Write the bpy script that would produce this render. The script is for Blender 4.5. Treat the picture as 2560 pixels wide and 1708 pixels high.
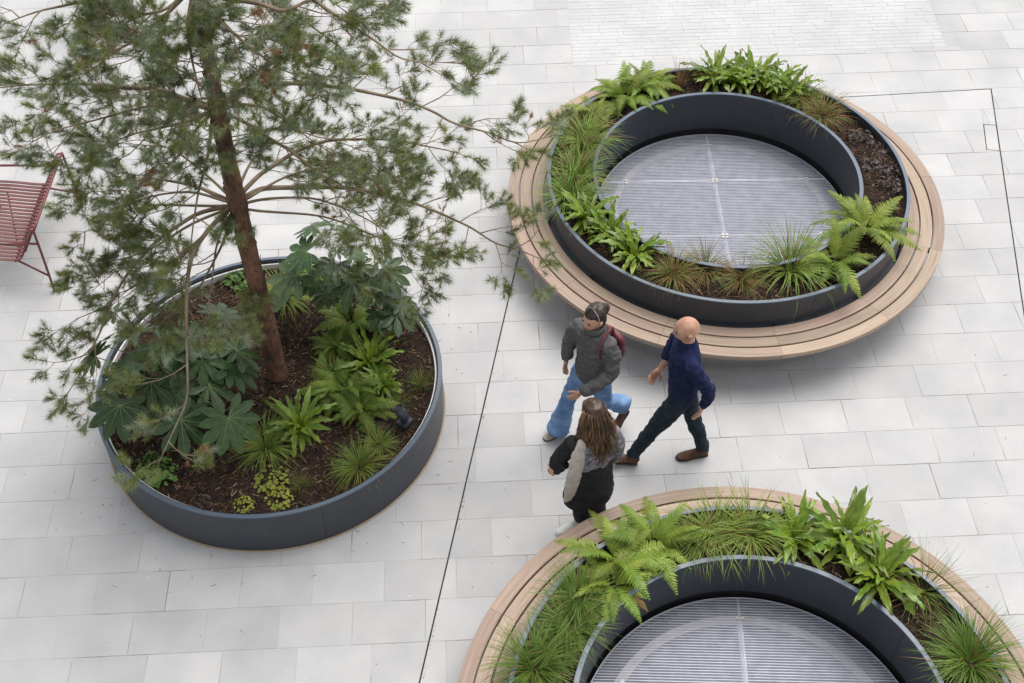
import bpy, bmesh, math, random
import numpy as np
from mathutils import Vector, Matrix, noise

for o in list(bpy.data.objects):
    bpy.data.objects.remove(o)
scene = bpy.context.scene
COL = scene.collection
R = math.radians

# ------------------------------------------------------------------ camera
cam_d = bpy.data.cameras.new('camera'); cam = bpy.data.objects.new('camera', cam_d); COL.objects.link(cam)
cam_d.sensor_width = 36.0; cam_d.lens = 3192.0 / 2560.0 * 36.0
cam_d.clip_start = 0.1; cam_d.clip_end = 1000.0
cam.matrix_world = (Matrix.Translation((0, 0, 8.951)) @ Matrix.Rotation(R(90 - 47.798), 4, 'X') @ Matrix.Rotation(R(-0.392), 4, 'Z'))
scene.camera = cam
scene.render.resolution_x = 1024; scene.render.resolution_y = 683

# ------------------------------------------------------------------ sky and sun
SUN_EL, SUN_ROT = 66.0, 30.0
world = bpy.data.worlds.new('World'); scene.world = world; world.use_nodes = True
wn = world.node_tree.nodes; wl = world.node_tree.links; wn.clear()
wo = wn.new('ShaderNodeOutputWorld'); wb = wn.new('ShaderNodeBackground'); ws = wn.new('ShaderNodeTexSky'); wh = wn.new('ShaderNodeHueSaturation')
ws.sky_type = 'NISHITA'; ws.sun_disc = False
ws.sun_elevation = R(SUN_EL); ws.sun_rotation = R(SUN_ROT); ws.dust_density = 3.0; ws.air_density = 1.0
wh.inputs['Saturation'].default_value = 0.20          # overcast: a grey-white sky
wb.inputs['Strength'].default_value = 0.13
wl.new(ws.outputs[0], wh.inputs['Color']); wl.new(wh.outputs[0], wb.inputs['Color']); wl.new(wb.outputs[0], wo.inputs['Surface'])
sd = bpy.data.lights.new('sun', 'SUN'); sun = bpy.data.objects.new('sun', sd); COL.objects.link(sun)
sd.energy = 1.5; sd.angle = R(50); sd.color = (1.0, 0.955, 0.89)
el, rt = R(SUN_EL), R(SUN_ROT)
sun.rotation_euler = Vector((math.sin(rt) * math.cos(el), math.cos(rt) * math.cos(el), math.sin(el))).to_track_quat('Z', 'Y').to_euler()
scene.view_settings.view_transform = 'Standard'; scene.view_settings.look = 'None'
scene.view_settings.exposure = 0.76; scene.view_settings.gamma = 1.0
scene.view_settings.use_curve_mapping = False

rng = random.Random(7)
nprng = np.random.default_rng(11)

# ------------------------------------------------------------------ materials
def mat(name, c1, c2=None, scale=8.0, rough=0.6, spec=0.5, bump=0.0, bscale=60.0, rnd=0.0, hue=0.0, transl=0.0,
        coat=0.0, metal=0.0, detail=4.0, stretch=None, uv=False, ramp=(0.35, 0.65), speck=None, islands=False):
    m = bpy.data.materials.new(name); m.use_nodes = True
    n = m.node_tree.nodes; l = m.node_tree.links
    b = n['Principled BSDF']; out = n['Material Output']
    tc = n.new('ShaderNodeTexCoord'); co = tc.outputs['UV' if uv else 'Object']
    if stretch:
        mp = n.new('ShaderNodeMapping'); mp.inputs['Scale'].default_value = stretch; l.new(co, mp.inputs['Vector']); co = mp.outputs[0]
    c2 = c2 or c1
    nz = n.new('ShaderNodeTexNoise'); nz.inputs['Scale'].default_value = scale; nz.inputs['Detail'].default_value = detail
    l.new(co, nz.inputs['Vector'])
    rp = n.new('ShaderNodeValToRGB'); rp.color_ramp.elements[0].position = ramp[0]; rp.color_ramp.elements[1].position = ramp[1]
    rp.color_ramp.elements[0].color = (*c1, 1); rp.color_ramp.elements[1].color = (*c2, 1)
    l.new(nz.outputs['Fac'], rp.inputs[0]); colr = rp.outputs[0]
    if speck:                                       # (scale, amount): fine grain
        s2 = n.new('ShaderNodeTexNoise'); s2.inputs['Scale'].default_value = speck[0]; s2.inputs['Detail'].default_value = 2.0
        l.new(co, s2.inputs['Vector'])
        mr = n.new('ShaderNodeMapRange'); mr.inputs['From Min'].default_value = 0.3; mr.inputs['From Max'].default_value = 0.7
        mr.inputs['To Min'].default_value = 1 - speck[1]; mr.inputs['To Max'].default_value = 1 + speck[1]
        l.new(s2.outputs['Fac'], mr.inputs['Value'])
        vm = n.new('ShaderNodeVectorMath'); vm.operation = 'SCALE'; l.new(colr, vm.inputs[0]); l.new(mr.outputs[0], vm.inputs['Scale']); colr = vm.outputs[0]
    if rnd or hue:
        oi = n.new('ShaderNodeObjectInfo'); src = oi.outputs['Random']
        if islands:
            ge = n.new('ShaderNodeNewGeometry'); ad = n.new('ShaderNodeMath'); ad.operation = 'ADD'
            l.new(src, ad.inputs[0]); l.new(ge.outputs['Random Per Island'], ad.inputs[1])
            fr = n.new('ShaderNodeMath'); fr.operation = 'FRACT'; l.new(ad.outputs[0], fr.inputs[0]); src = fr.outputs[0]
        hs = n.new('ShaderNodeHueSaturation')
        m1 = n.new('ShaderNodeMapRange'); m1.inputs['To Min'].default_value = 1 - rnd; m1.inputs['To Max'].default_value = 1 + rnd
        l.new(src, m1.inputs['Value']); l.new(m1.outputs[0], hs.inputs['Value'])
        wn_ = n.new('ShaderNodeTexWhiteNoise'); wn_.noise_dimensions = '1D'; l.new(src, wn_.inputs['W'])
        m2 = n.new('ShaderNodeMapRange'); m2.inputs['To Min'].default_value = 0.5 - hue; m2.inputs['To Max'].default_value = 0.5 + hue
        l.new(wn_.outputs['Value'], m2.inputs['Value']); l.new(m2.outputs[0], hs.inputs['Hue'])
        l.new(colr, hs.inputs['Color']); colr = hs.outputs[0]
    l.new(colr, b.inputs['Base Color'])
    b.inputs['Roughness'].default_value = rough; b.inputs['Specular IOR Level'].default_value = spec; b.inputs['Metallic'].default_value = metal
    b.inputs['Coat Weight'].default_value = coat
    if bump:
        bz = n.new('ShaderNodeTexNoise'); bz.inputs['Scale'].default_value = bscale; bz.inputs['Detail'].default_value = 5.0
        l.new(co, bz.inputs['Vector'])
        bp = n.new('ShaderNodeBump'); bp.inputs['Strength'].default_value = bump; bp.inputs['Distance'].default_value = 0.01
        l.new(bz.outputs['Fac'], bp.inputs['Height']); l.new(bp.outputs[0], b.inputs['Normal'])
    if transl:
        tr = n.new('ShaderNodeBsdfTranslucent'); l.new(colr, tr.inputs['Color'])
        mx = n.new('ShaderNodeMixShader'); mx.inputs[0].default_value = transl
        l.new(b.outputs[0], mx.inputs[1]); l.new(tr.outputs[0], mx.inputs[2]); l.new(mx.outputs[0], out.inputs['Surface'])
    return m

def stone_mat(name, ca, cb, islands=True, rnd=0.068):
    """pale granite: cloudy tone, fine grain, a few pale flecks and dark specks, own tone for every slab"""
    m = mat(name, ca, cb, scale=2.2, rough=0.72, spec=0.35, bump=0.12, bscale=170, rnd=rnd, hue=0.012, speck=(130, 0.075), islands=islands, detail=6)
    n = m.node_tree.nodes; l = m.node_tree.links; b = n['Principled BSDF']
    src = b.inputs['Base Color'].links[0].from_socket
    tc = n.new('ShaderNodeTexCoord'); mp = n.new('ShaderNodeMapping'); mp.inputs['Scale'].default_value = (9, 26, 9); mp.inputs['Rotation'].default_value = (0, 0, 0.4)
    l.new(tc.outputs['Object'], mp.inputs['Vector'])
    nz = n.new('ShaderNodeTexNoise'); nz.inputs['Scale'].default_value = 2.0; nz.inputs['Detail'].default_value = 3; l.new(mp.outputs[0], nz.inputs['Vector'])
    rp = n.new('ShaderNodeValToRGB'); rp.color_ramp.elements[0].position = 0.70; rp.color_ramp.elements[1].position = 0.76
    l.new(nz.outputs['Fac'], rp.inputs[0])
    mx = n.new('ShaderNodeMixRGB'); mx.inputs[2].default_value = (0.60, 0.60, 0.60, 1); l.new(rp.outputs[0], mx.inputs[0]); l.new(src, mx.inputs[1])
    vo = n.new('ShaderNodeTexVoronoi'); vo.inputs['Scale'].default_value = 5.0; l.new(tc.outputs['Object'], vo.inputs['Vector'])
    r2 = n.new('ShaderNodeValToRGB'); r2.color_ramp.elements[0].position = 0.018; r2.color_ramp.elements[1].position = 0.028
    r2.color_ramp.elements[0].color = (1, 1, 1, 1); r2.color_ramp.elements[1].color = (0, 0, 0, 1)
    l.new(vo.outputs['Distance'], r2.inputs[0])
    m2 = n.new('ShaderNodeMixRGB'); m2.inputs[2].default_value = (0.12, 0.11, 0.10, 1); l.new(r2.outputs[0], m2.inputs[0]); l.new(mx.outputs[0], m2.inputs[1])
    dn = n.new('ShaderNodeTexNoise'); dn.inputs['Scale'].default_value = 0.9; dn.inputs['Detail'].default_value = 7; dn.inputs['Roughness'].default_value = 0.62
    l.new(tc.outputs['Object'], dn.inputs['Vector'])
    dr = n.new('ShaderNodeMapRange'); dr.inputs['From Min'].default_value = 0.32; dr.inputs['From Max'].default_value = 0.68; dr.inputs['To Min'].default_value = 0.90; dr.inputs['To Max'].default_value = 1.05
    l.new(dn.outputs['Fac'], dr.inputs['Value'])
    dm = n.new('ShaderNodeVectorMath'); dm.operation = 'SCALE'; l.new(m2.outputs[0], dm.inputs[0]); l.new(dr.outputs[0], dm.inputs['Scale'])
    l.new(dm.outputs[0], b.inputs['Base Color'])
    return m

M = {}
M['stone'] = stone_mat('granite', (0.400, 0.400, 0.405), (0.452, 0.449, 0.446))
M['sett'] = stone_mat('pale_granite', (0.44, 0.44, 0.445), (0.475, 0.475, 0.475), True, 0.03)
M['mortar'] = mat('mortar', (0.43, 0.415, 0.395), (0.15, 0.12, 0.095), scale=1.9, rough=0.95, ramp=(0.51, 0.66), detail=6)
M['slot'] = mat('slot_sealant', (0.015, 0.014, 0.013), (0.06, 0.05, 0.04), scale=6, rough=0.9, ramp=(0.55, 0.75))
M['metal'] = mat('slate_paint', (0.031, 0.036, 0.046), (0.037, 0.042, 0.052), scale=3, rough=0.38, spec=0.5, bump=0.015, bscale=300, detail=6)
def dusty(m, amount=0.5, col=(0.16, 0.155, 0.15, 1)):
    n = m.node_tree.nodes; l = m.node_tree.links; b = n['Principled BSDF']; src = b.inputs['Base Color'].links[0].from_socket
    tc = n.new('ShaderNodeTexCoord'); nz = n.new('ShaderNodeTexNoise'); nz.inputs['Scale'].default_value = 3.2; nz.inputs['Detail'].default_value = 8; nz.inputs['Roughness'].default_value = 0.7
    l.new(tc.outputs['Object'], nz.inputs['Vector'])
    mr = n.new('ShaderNodeMapRange'); mr.inputs['From Min'].default_value = 0.56; mr.inputs['From Max'].default_value = 0.80; mr.inputs['To Max'].default_value = amount; l.new(nz.outputs['Fac'], mr.inputs['Value'])
    mx = n.new('ShaderNodeMixRGB'); mx.inputs[2].default_value = col; l.new(mr.outputs[0], mx.inputs[0]); l.new(src, mx.inputs[1]); l.new(mx.outputs[0], b.inputs['Base Color'])
    r2 = n.new('ShaderNodeMapRange'); r2.inputs['To Min'].default_value = 0.33; r2.inputs['To Max'].default_value = 0.5; l.new(nz.outputs['Fac'], r2.inputs['Value']); l.new(r2.outputs[0], b.inputs['Roughness'])
dusty(M['metal'], 0.22)
M['rim'] = mat('slate_paint_sky_tint', (0.060, 0.088, 0.125), (0.068, 0.096, 0.134), scale=3, rough=0.36, spec=0.6)  # same slate paint, with the blue of the reflected sky put into its colour
M['white'] = mat('white_trim', (0.78, 0.78, 0.78), rough=0.5)
M['tan'] = mat('sandy_sealant', (0.36, 0.28, 0.20), (0.30, 0.24, 0.18), scale=12, rough=0.9)
M['wood'] = mat('hardwood', (0.390, 0.295, 0.230), (0.265, 0.190, 0.143), scale=1.0, rough=0.55, spec=0.3, bump=0.08, bscale=1.2, rnd=0.19, hue=0.010,
               uv=True, stretch=(1.6, 46, 1), ramp=(0.30, 0.72), speck=(5.0, 0.08), detail=6)
M['galv'] = mat('galvanised_steel', (0.44, 0.46, 0.55), (0.34, 0.36, 0.44), scale=9, rough=0.5, metal=0.25, spec=0.4, speck=(60, 0.1))
M['galv_bar'] = mat('galvanised_cross_bar', (0.60, 0.61, 0.67), (0.52, 0.53, 0.59), scale=9, rough=0.5, metal=0.1, spec=0.4)
M['galv_pale'] = mat('galvanised_plate', (0.46, 0.44, 0.42), (0.38, 0.36, 0.34), scale=14, rough=0.5, metal=0.2)
M['dark'] = mat('near_black', (0.012, 0.012, 0.014), (0.02, 0.02, 0.024), scale=5, rough=0.8)  # black; stands in for shade under the grates, also on plinth and liner
M['soil'] = mat('mulch_soil', (0.014, 0.009, 0.007), (0.038, 0.024, 0.017), scale=16, rough=0.95, bump=0.8, bscale=60, spec=0.2)
M['chip_a'] = mat('bark_chip_dark', (0.035, 0.021, 0.015), (0.075, 0.045, 0.030), scale=12, rough=0.85, spec=0.25)
M['chip_b'] = mat('bark_chip_mid', (0.10, 0.058, 0.036), (0.16, 0.095, 0.06), scale=12, rough=0.85, spec=0.25)
M['chip_c'] = mat('bark_chip_pale', (0.24, 0.16, 0.105), (0.32, 0.22, 0.15), scale=12, rough=0.85, spec=0.25)
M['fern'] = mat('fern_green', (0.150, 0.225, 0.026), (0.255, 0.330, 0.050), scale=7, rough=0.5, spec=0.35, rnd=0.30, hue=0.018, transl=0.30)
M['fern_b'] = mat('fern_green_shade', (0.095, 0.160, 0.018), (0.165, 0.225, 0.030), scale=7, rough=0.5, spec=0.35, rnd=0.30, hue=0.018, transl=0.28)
M['hart'] = mat('harts_tongue_green', (0.115, 0.195, 0.016), (0.250, 0.335, 0.038), scale=9, rough=0.28, spec=0.5, rnd=0.30, hue=0.016, transl=0.25, bump=0.15, bscale=40)
M['fatsia'] = mat('fatsia_green', (0.030, 0.064, 0.020), (0.056, 0.098, 0.032), scale=6, rough=0.36, spec=0.42, rnd=0.30, hue=0.02, transl=0.15, bump=0.1, bscale=30)
M['rib'] = mat('fatsia_rib', (0.13, 0.20, 0.06), rough=0.5)
M['stem'] = mat('plant_stem', (0.09, 0.13, 0.035), (0.12, 0.11, 0.05), scale=10, rough=0.6)
M['grass'] = mat('grass_green', (0.105, 0.178, 0.024), (0.225, 0.305, 0.056), scale=9, rough=0.5, spec=0.3, rnd=0.18, hue=0.01, transl=0.25)
M['grass_d'] = mat('carex_green', (0.078, 0.150, 0.020), (0.155, 0.235, 0.040), scale=9, rough=0.5, spec=0.3, rnd=0.18, transl=0.22)
M['straw'] = mat('straw', (0.30, 0.19, 0.085), (0.22, 0.11, 0.045), scale=9, rough=0.6, spec=0.3, rnd=0.15, transl=0.2)
M['bronzeg'] = mat('bronze_grass', (0.17, 0.16, 0.04), (0.22, 0.12, 0.035), scale=9, rough=0.55, spec=0.3, rnd=0.18, transl=0.2)
M['heuch'] = mat('heuchera_plum', (0.036, 0.022, 0.024), (0.085, 0.062, 0.060), scale=14, rough=0.5, spec=0.35, rnd=0.2)
M['gold'] = mat('heuchera_gold', (0.19, 0.25, 0.03), (0.33, 0.32, 0.05), scale=12, rough=0.5, rnd=0.2, transl=0.2)
M['geran'] = mat('geranium_green', (0.06, 0.14, 0.02), (0.13, 0.22, 0.04), scale=12, rough=0.5, rnd=0.2, transl=0.2)
M['needle'] = mat('needle_green', (0.092, 0.122, 0.030), (0.245, 0.278, 0.086), scale=5.0, rough=0.5, spec=0.35, transl=0.12)
M['needle_b'] = mat('needle_blue_green', (0.180, 0.222, 0.125), (0.310, 0.360, 0.220), scale=3, rough=0.5, spec=0.35, transl=0.12)
M['needle_d'] = mat('needle_brown', (0.32, 0.13, 0.05), (0.22, 0.10, 0.04), scale=6, rough=0.7)
M['bark'] = mat('pine_bark', (0.055, 0.038, 0.029), (0.225, 0.115, 0.072), scale=9, rough=0.9, spec=0.2, bump=0.9, bscale=20, stretch=(1, 1, 0.4), ramp=(0.32, 0.68), detail=8, speck=(55, 0.3))
M['twig'] = mat('pine_twig', (0.14, 0.10, 0.065), (0.27, 0.21, 0.145), scale=7, rough=0.85, spec=0.2, bump=0.3, bscale=60)
M['frond_brown'] = mat('frond_brown', (0.20, 0.15, 0.035), (0.22, 0.105, 0.035), scale=7, rough=0.6, rnd=0.2, transl=0.2)
M['red'] = mat('oxide_red_paint', (0.135, 0.026, 0.026), (0.115, 0.022, 0.022), scale=5, rough=0.42, spec=0.5)
M['black'] = mat('black_plastic', (0.018, 0.020, 0.024), rough=0.4)
M['glass'] = mat('lens_glass', (0.05, 0.055, 0.05), rough=0.08, spec=0.8)

A_DATA=[('fern',1.204,10.989,1.0),('fern',1.439,11.177,0.9),('dry',1.815,11.211,1.0),('dry',2.062,11.247,0.8),('hart',2.199,11.307,1.0),('hart',2.424,11.227,0.95),('hart',2.638,11.256,1.0),('hart',2.806,11.123,0.95),('hart',2.983,11.068,0.9),('grass',3.066,10.916,0.8),('bronze',3.237,10.648,1.0),('heu',3.577,10.287,1.0),('heu',3.718,10.097,0.8),('heu',3.578,9.827,1.0),('heu',3.785,9.778,0.9),('heu',3.719,9.561,0.9),('fern',3.359,8.905,1.1),('fern',2.992,8.465,1.0),('grass',2.562,8.372,1.15),('bronze',2.1,8.274,0.9),('bronze',1.793,8.391,0.9),('bronze',1.487,8.337,1.0),('hart',1.142,8.57,1.0),('hart',0.934,8.839,1.0),('hart',0.718,9.085,1.0),('grass',0.575,9.4,1.0),('grass',0.647,9.725,1.0),('bronze',0.661,10.095,0.8),('grass',0.769,10.233,1.0),('bronze',0.813,10.515,0.9),('fern',0.859,10.718,0.7),('grass',0.688,10.445,0.8)]
B_DATA=[('fern',-1.479,7.996,0.9),('fern',-1.472,7.188,1.0),('fern',-1.303,6.966,0.8),('fern',-1.593,7.701,0.7),('hart',-1.264,7.49,1.0),('hart',-1.131,7.235,0.7),('hart',-1.81,6.779,1.0),('grass',-2.074,6.571,0.9),('grass',-1.276,6.359,0.75),('grass',-1.127,6.586,0.5),('grass',-2.114,8.308,0.9),('wispy',-0.807,7.257,0.5),('grass',-1.583,7.365,0.6),('wispy',-1.744,6.164,0.45),('wispy',-0.986,7.036,0.5),('grass',-1.816,8.592,0.6),('gold',-1.985,6.232,1.0),('gold',-1.911,6.057,0.8),('gold',-2.187,5.994,0.6),('geran',-2.912,6.284,1.0),('geran',-3.023,6.397,0.8),('geran',-2.595,8.542,0.9),('heu',-2.53,6.04,0.5)]
C_DATA=[('fern',0.781,5.256,1.1),('fern',1.074,5.409,1.1),('fern',0.736,5.047,0.9),('carex',0.471,4.938,1.0),('carex',0.414,4.703,1.0),('carex',0.139,4.375,1.1),('carex',0.298,4.528,0.8),('grass',1.551,5.504,1.0),('grass',1.818,5.49,1.0),('grass',1.409,5.426,0.8),('hart',2.152,5.44,1.05),('hart',2.53,5.437,1.15),('hart',2.724,5.069,1.15),('hart',2.663,5.26,0.8),('wispy',3.033,4.992,1.1),('carex',3.245,4.402,1.2)]
F1_DATA=[(-3.193,6.609,0.92,0.24),(-2.679,6.47,0.9,0.25),(-2.3,6.488,0.9,0.25),(-2.315,7.163,0.95,0.21),(-2.365,7.055,0.88,0.23),(-2.971,6.833,0.95,0.23),(-2.824,6.762,0.9,0.22),(-2.514,6.845,0.88,0.23),(-3.121,6.957,1.05,0.21),(-3.482,7.219,1.0,0.19),(-3.489,7.115,0.95,0.18),(-3.341,7.428,1.15,0.18),(-2.494,7.453,1.1,0.2),(-2.695,7.175,1.1,0.22),(-2.914,7.101,1.12,0.22),(-3.114,7.256,1.1,0.2),(-2.79,7.007,1.0,0.22),(-2.577,7.027,1.0,0.21),(-3.245,6.901,0.95,0.2),(-3.192,6.85,0.7,0.2),(-2.494,7.251,1.0,0.2),(-2.688,6.872,0.72,0.2)]
F2_DATA=[(-1.724,8.363,1.25,0.19),(-1.435,8.229,1.3,0.16),(-1.792,8.104,1.2,0.2),(-1.517,8.065,1.25,0.08),(-1.352,8.075,1.2,0.09),(-1.911,8.034,0.98,0.26),(-1.539,7.988,1.15,0.17),(-1.393,7.879,1.05,0.24),(-1.119,8.021,1.05,0.21),(-1.325,7.986,1.15,0.11),(-1.143,7.815,0.72,0.18),(-1.025,7.814,0.72,0.19),(-1.614,7.955,0.85,0.17),(-1.217,7.932,0.9,0.18),(-0.996,7.898,0.75,0.14),(-2.078,8.008,0.75,0.2),(-1.732,8.007,0.95,0.16),(-1.231,8.002,1.0,0.15),(-1.378,7.996,1.3,0.1)]
F1b_DATA=(-2.925,7.095,0.4)
F2b_DATA=(-1.488,8.086,0.4)
T_DATA=[([(-2.152,7.434,2.4),(-2.22,7.446,2.41),(-2.442,7.564,2.427),(-2.694,7.647,2.42),(-2.86,7.694,2.401),(-2.971,7.654,2.379),(-3.034,7.546,2.35)],0.02,0.35,1.0,1.0),([(-2.15,7.401,2.38),(-2.234,7.395,2.374),(-2.582,7.454,2.332),(-2.76,7.491,2.301),(-3.001,7.499,2.247),(-3.166,7.482,2.2)],0.014,0.45,1.0,1.0),([(-2.142,7.387,2.38),(-2.249,7.392,2.356),(-2.434,7.374,2.308),(-2.625,7.271,2.237),(-2.746,7.191,2.183),(-2.889,7.048,2.095),(-2.99,6.924,2.016),(-3.076,6.764,1.914),(-3.13,6.62,1.818),(-3.224,6.477,1.696),(-3.319,6.344,1.566),(-3.423,6.251,1.45)],0.019,0.22,1.1,0.9),([(-2.127,7.388,2.4),(-2.27,7.242,2.335),(-2.334,7.159,2.301),(-2.414,7.006,2.242),(-2.433,6.827,2.181),(-2.43,6.708,2.14),(-2.409,6.447,2.041),(-2.381,6.183,1.93),(-2.367,5.931,1.812),(-2.46,5.711,1.684),(-2.563,5.507,1.55)],0.021,0.3,0.75,0.8),([(-2.084,7.411,2.42),(-1.961,7.526,2.416),(-1.854,7.559,2.411),(-1.56,7.582,2.392),(-1.336,7.603,2.372),(-1.143,7.583,2.351),(-1.001,7.55,2.332),(-0.82,7.517,2.306),(-0.638,7.457,2.275),(-0.457,7.379,2.239),(-0.304,7.305,2.205),(-0.125,7.19,2.158),(0.054,7.156,2.113),(0.276,7.09,2.05)],0.022,0.3,1.1,1.0),([(-2.087,7.423,2.45),(-2.006,7.571,2.459),(-1.941,7.673,2.464),(-1.846,7.774,2.468),(-1.682,7.945,2.47),(-1.48,8.057,2.467),(-1.253,8.091,2.458),(-0.957,8.103,2.438),(-0.741,8.067,2.416),(-0.468,8.022,2.381),(-0.279,7.952,2.35)],0.02,0.2,1.1,1.0),([(-2.082,7.378,2.4),(-1.932,7.482,2.36),(-1.706,7.577,2.294),(-1.511,7.62,2.23),(-1.264,7.582,2.135),(-1.045,7.504,2.032),(-0.853,7.319,1.9)],0.013,0.35,1.0,1.0),([(-2.083,7.377,2.36),(-1.926,7.389,2.322),(-1.815,7.407,2.293),(-1.505,7.463,2.202),(-1.254,7.438,2.116),(-1.006,7.379,2.019),(-0.726,7.322,1.896),(-0.568,7.192,1.8)],0.012,0.35,1.2,1.0),([(-2.096,7.458,2.46),(-2.071,7.617,2.485),(-2.002,7.832,2.506),(-1.834,8.019,2.513),(-1.662,8.186,2.5)],0.014,0.3,1.0,1.0),([(-2.141,7.389,2.46),(-2.315,7.581,2.477),(-2.537,7.814,2.485),(-2.722,7.966,2.483),(-2.97,8.085,2.47),(-3.162,8.061,2.45)],0.013,0.3,1.1,1.0),([(-2.146,7.409,2.34),(-2.218,7.214,2.186),(-2.346,7.038,2.013),(-2.477,6.921,1.869),(-2.762,6.895,1.674),(-3.019,6.887,1.5)],0.012,0.3,0.9,1.0),([(-2.158,7.445,2.3),(-2.272,7.239,2.162),(-2.309,6.975,1.989),(-2.336,6.776,1.841),(-2.275,6.612,1.7)],0.011,0.35,1.1,1.0),([(-2.167,7.387,2.36),(-2.457,7.284,2.291),(-2.761,7.137,2.178),(-3.064,7.129,2.061),(-3.36,7.292,1.95)],0.013,0.3,1.25,1.0),([(-2.189,7.386,2.32),(-2.552,7.106,2.121),(-2.948,6.983,1.899),(-3.241,7.023,1.75)],0.012,0.3,1.2,1.0),([(-2.167,7.388,2.42),(-2.516,7.558,2.376),(-2.91,7.563,2.293),(-3.219,7.412,2.18),(-3.416,7.362,2.1)],0.013,0.35,1.25,1.0),([(-2.059,7.365,2.44),(-1.741,7.667,2.439),(-1.412,7.796,2.409),(-1.101,7.804,2.358),(-0.85,7.772,2.3)],0.012,0.3,1.1,1.0),([(-2.095,7.423,3.28),(-2.196,7.431,3.288),(-2.406,7.545,3.301),(-2.587,7.625,3.306),(-2.813,7.647,3.306),(-3.005,7.69,3.3),(-3.278,7.725,3.284),(-3.541,7.752,3.259),(-3.777,7.761,3.229),(-3.961,7.749,3.2)],0.023,0.2,1.2,1.0),([(-2.086,7.382,3.3),(-1.975,7.627,3.274),(-1.861,7.74,3.254),(-1.6,7.814,3.212),(-1.38,7.834,3.173),(-1.157,7.835,3.131),(-0.931,7.817,3.084),(-0.743,7.792,3.042),(-0.569,7.729,2.998),(-0.421,7.65,2.958),(-0.155,7.618,2.887),(0.059,7.578,2.825),(0.318,7.75,2.75)],0.022,0.25,0.85,1.0),([(-2.089,7.424,3.25),(-1.956,7.401,3.199),(-1.8,7.322,3.129),(-1.625,7.261,3.044),(-1.496,7.19,2.972),(-1.372,7.133,2.898),(-1.247,7.117,2.826),(-1.132,7.025,2.737),(-1.043,6.964,2.666),(-0.914,6.86,2.55)],0.017,0.35,1.0,1.0),([(-2.082,7.408,3.28),(-1.96,7.501,3.258),(-1.809,7.509,3.225),(-1.706,7.461,3.196),(-1.574,7.393,3.151),(-1.467,7.311,3.102),(-1.267,7.225,3.0)],0.014,0.35,1.0,1.0),([(-2.112,7.428,3.24),(-2.152,7.412,3.224),(-2.151,7.124,3.131),(-2.2,6.823,3.008),(-2.222,6.581,2.892),(-2.245,6.405,2.794),(-2.392,6.344,2.7)],0.014,0.5,0.5,0.8),([(-2.122,7.438,3.24),(-2.178,7.41,3.226),(-2.302,7.237,3.168),(-2.366,7.103,3.118),(-2.495,7.006,3.046),(-2.73,7.077,2.95)],0.014,0.3,1.1,1.0),([(-2.113,7.423,3.28),(-2.294,7.373,3.22),(-2.547,7.393,3.133),(-2.809,7.43,3.033),(-3.032,7.385,2.921),(-3.183,7.258,2.8)],0.013,0.3,1.2,1.0),([(-2.098,7.406,3.3),(-2.342,7.543,3.269),(-2.703,7.535,3.206),(-3.033,7.494,3.132),(-3.374,7.47,3.043),(-3.637,7.357,2.95)],0.014,0.3,1.25,1.0),([(-2.074,7.376,3.33),(-1.956,7.597,3.367),(-1.744,7.798,3.396),(-1.517,7.882,3.405),(-1.278,7.837,3.4)],0.015,0.3,1.1,1.0),([(-2.09,7.39,3.33),(-2.247,7.604,3.365),(-2.508,7.809,3.394),(-2.787,7.897,3.405),(-3.016,7.857,3.4)],0.015,0.3,1.2,1.0),([(-2.079,7.35,3.36),(-2.115,7.57,3.424),(-1.975,7.874,3.484),(-1.813,8.0,3.5)],0.013,0.3,1.1,1.0),([(-2.1,7.487,4.2),(-1.83,7.349,4.225),(-1.743,7.325,4.231),(-1.629,7.278,4.236),(-1.472,7.197,4.24),(-1.317,7.318,4.238),(-1.102,7.434,4.226),(-0.855,7.282,4.2)],0.022,0.35,1.1,1.0),([(-1.628,7.288,4.23),(-1.447,7.261,4.185),(-1.283,7.158,4.13),(-1.125,7.042,4.06),(-1.054,6.901,4.0)],0.012,0.3,1.1,1.0),([(-1.51,7.433,4.35),(-1.347,7.32,4.3),(-1.177,7.194,4.239),(-1.012,7.107,4.174),(-0.874,7.033,4.113),(-0.701,6.954,4.031),(-0.49,7.05,3.936),(-0.31,7.146,3.85)],0.014,0.3,0.95,1.0),([(-2.097,7.425,4.3),(-2.363,7.411,4.281),(-2.634,7.4,4.244),(-2.907,7.372,4.189),(-3.166,7.38,4.123),(-3.395,7.353,4.05)],0.02,0.2,1.2,1.0),([(-2.098,7.409,4.28),(-2.294,7.2,4.174),(-2.511,7.1,4.059),(-2.75,7.096,3.938),(-3.003,7.111,3.8)],0.016,0.2,1.2,1.0),([(-2.085,7.409,4.28),(-2.104,7.156,4.172),(-2.067,6.941,4.042),(-2.016,6.783,3.905),(-1.971,6.648,3.75)],0.015,0.25,1.1,1.0),([(-2.072,7.408,4.28),(-1.868,7.153,4.172),(-1.661,7.018,4.046),(-1.465,6.98,3.915),(-1.3,7.047,3.8)],0.016,0.25,1.2,1.0),([(-2.084,7.377,4.33),(-2.208,7.15,4.297),(-2.397,7.136,4.248),(-2.559,7.095,4.186),(-2.771,7.133,4.1)],0.014,0.25,1.2,1.0),([(-2.078,7.424,4.33),(-1.891,7.082,4.279),(-1.73,6.958,4.211),(-1.529,7.074,4.1)],0.013,0.3,1.2,1.0)]

# ------------------------------------------------------------------ helpers
def tag(o, label=None, cat=None, group=None, kind=None):
    for k, v in (('label', label), ('category', cat), ('group', group), ('kind', kind)):
        if v: o[k] = v
    return o

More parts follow.
